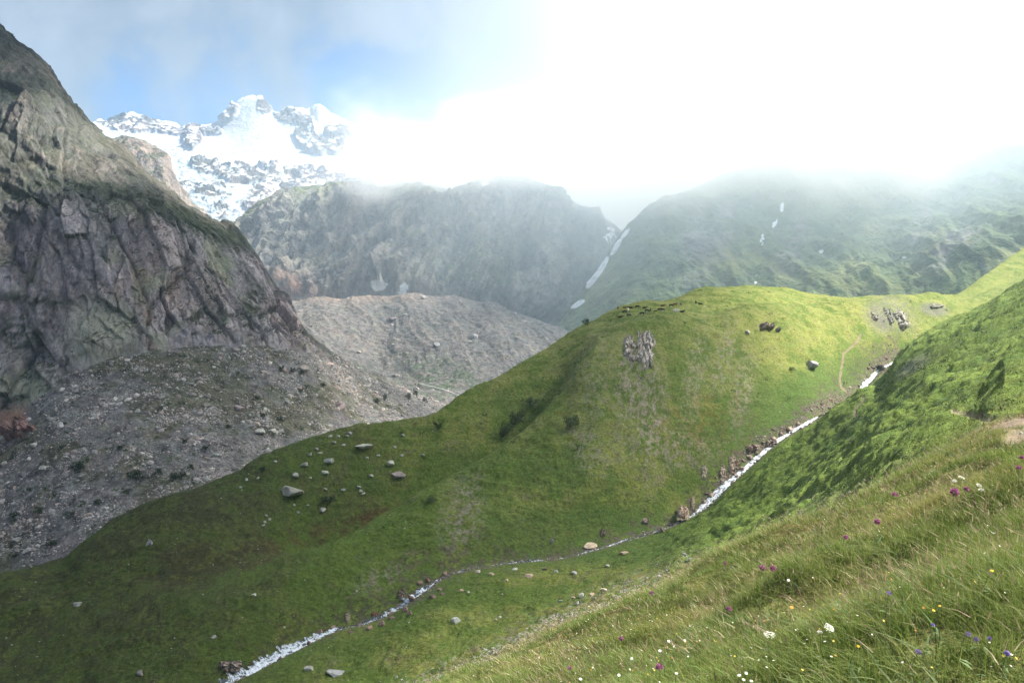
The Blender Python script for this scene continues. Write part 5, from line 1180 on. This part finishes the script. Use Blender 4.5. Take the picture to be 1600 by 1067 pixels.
# unseen clouds added up-sun to shade the lower left, left mountain and scree
m, T, v = volume_mat('shade_cloud_volume', .012, .5)
for i, (c, rad) in enumerate([SHC(-340, 320, -80, 285, 420, 150), SHC(-450, 810, 290, 160, 230, 130), SHC(-640, 780, 200, 180, 250, 110), SHC(-190, 850, -110, 230, 260, 55)]):
    tag(lump_cloud('shade_cloud', c, rad, m, 3.1 + i*4, ''), kind='stuff')
# bank of cloud lying on the tops
m, T, v = volume_mat('cloud_bank', .01, .45)
co = T.new('ShaderNodeTexCoord').outputs['Object']; sp = T.new('ShaderNodeSeparateXYZ'); T.put(sp.inputs[0], co); X, Y, Z = sp.outputs
nz = T.noise(T.scalev(co, (1, 1, 1.6)), .0042, 5, .55, .2); nl = T.noise(co, .0016, 3, .5)
nn = T.math('SUBTRACT', T.math('ADD', T.math('MULTIPLY', nz, .65), T.math('MULTIPLY', nl, .35)), .5)
base = T.math('ADD', T.ramp(X, -470, -330, 262, 208), T.ramp(X, -130, 10, 0, -6))
base = T.math('ADD', base, T.math('ADD', T.ramp(X, 100, 300, 0, -62), T.ramp(X, 380, 1300, 0, 70)))
low = T.math('DIVIDE', T.math('SUBTRACT', Z, base), 70)
top = T.math('DIVIDE', T.math('SUBTRACT', T.ramp(X, -450, 900, 425, 640), Z), 55)
lef = T.math('DIVIDE', T.math('ADD', X, 390), 120)
fro = T.math('DIVIDE', T.math('SUBTRACT', Y, T.ramp(X, 150, 450, 1780, 1480)), 120)
e = T.math('MINIMUM', T.math('MINIMUM', low, top), T.math('MINIMUM', lef, fro))
e = T.math('MINIMUM', e, T.math('DIVIDE', T.math('SUBTRACT', 2650, Y), 120))
e = T.math('ADD', e, T.math('MULTIPLY', nn, 5.0))
veil = T.math('MULTIPLY', T.math('MULTIPLY', T.math('ADD', T.ramp(X, -500, 450, 0.22, 1), T.ramp(X, 350, 900, 0, .6)), T.ramp(Y, 1120, 1500, 0, 1)), T.math('MULTIPLY', T.ramp(Z, -100, 240, .0009, .0015), T.ramp(Z, 300, 430, 1, 0)))
T.put(v.inputs['Density'], T.math('ADD', T.math('MULTIPLY', T.ramp(e, 0., 1.5, 0., 1), T.ramp(X, -200, 500, .010, .005)), veil))
T.put(v.inputs['Color'], T.mix(T.ramp(e, -.2, .6), (.80, .90, 1, 1), (1, 1, 1, 1)))
m.cycles.volume_step_rate = .35
tag(box('cloud_bank', (-560, 1100, -180), (2600, 2750, 720), m), kind='stuff')
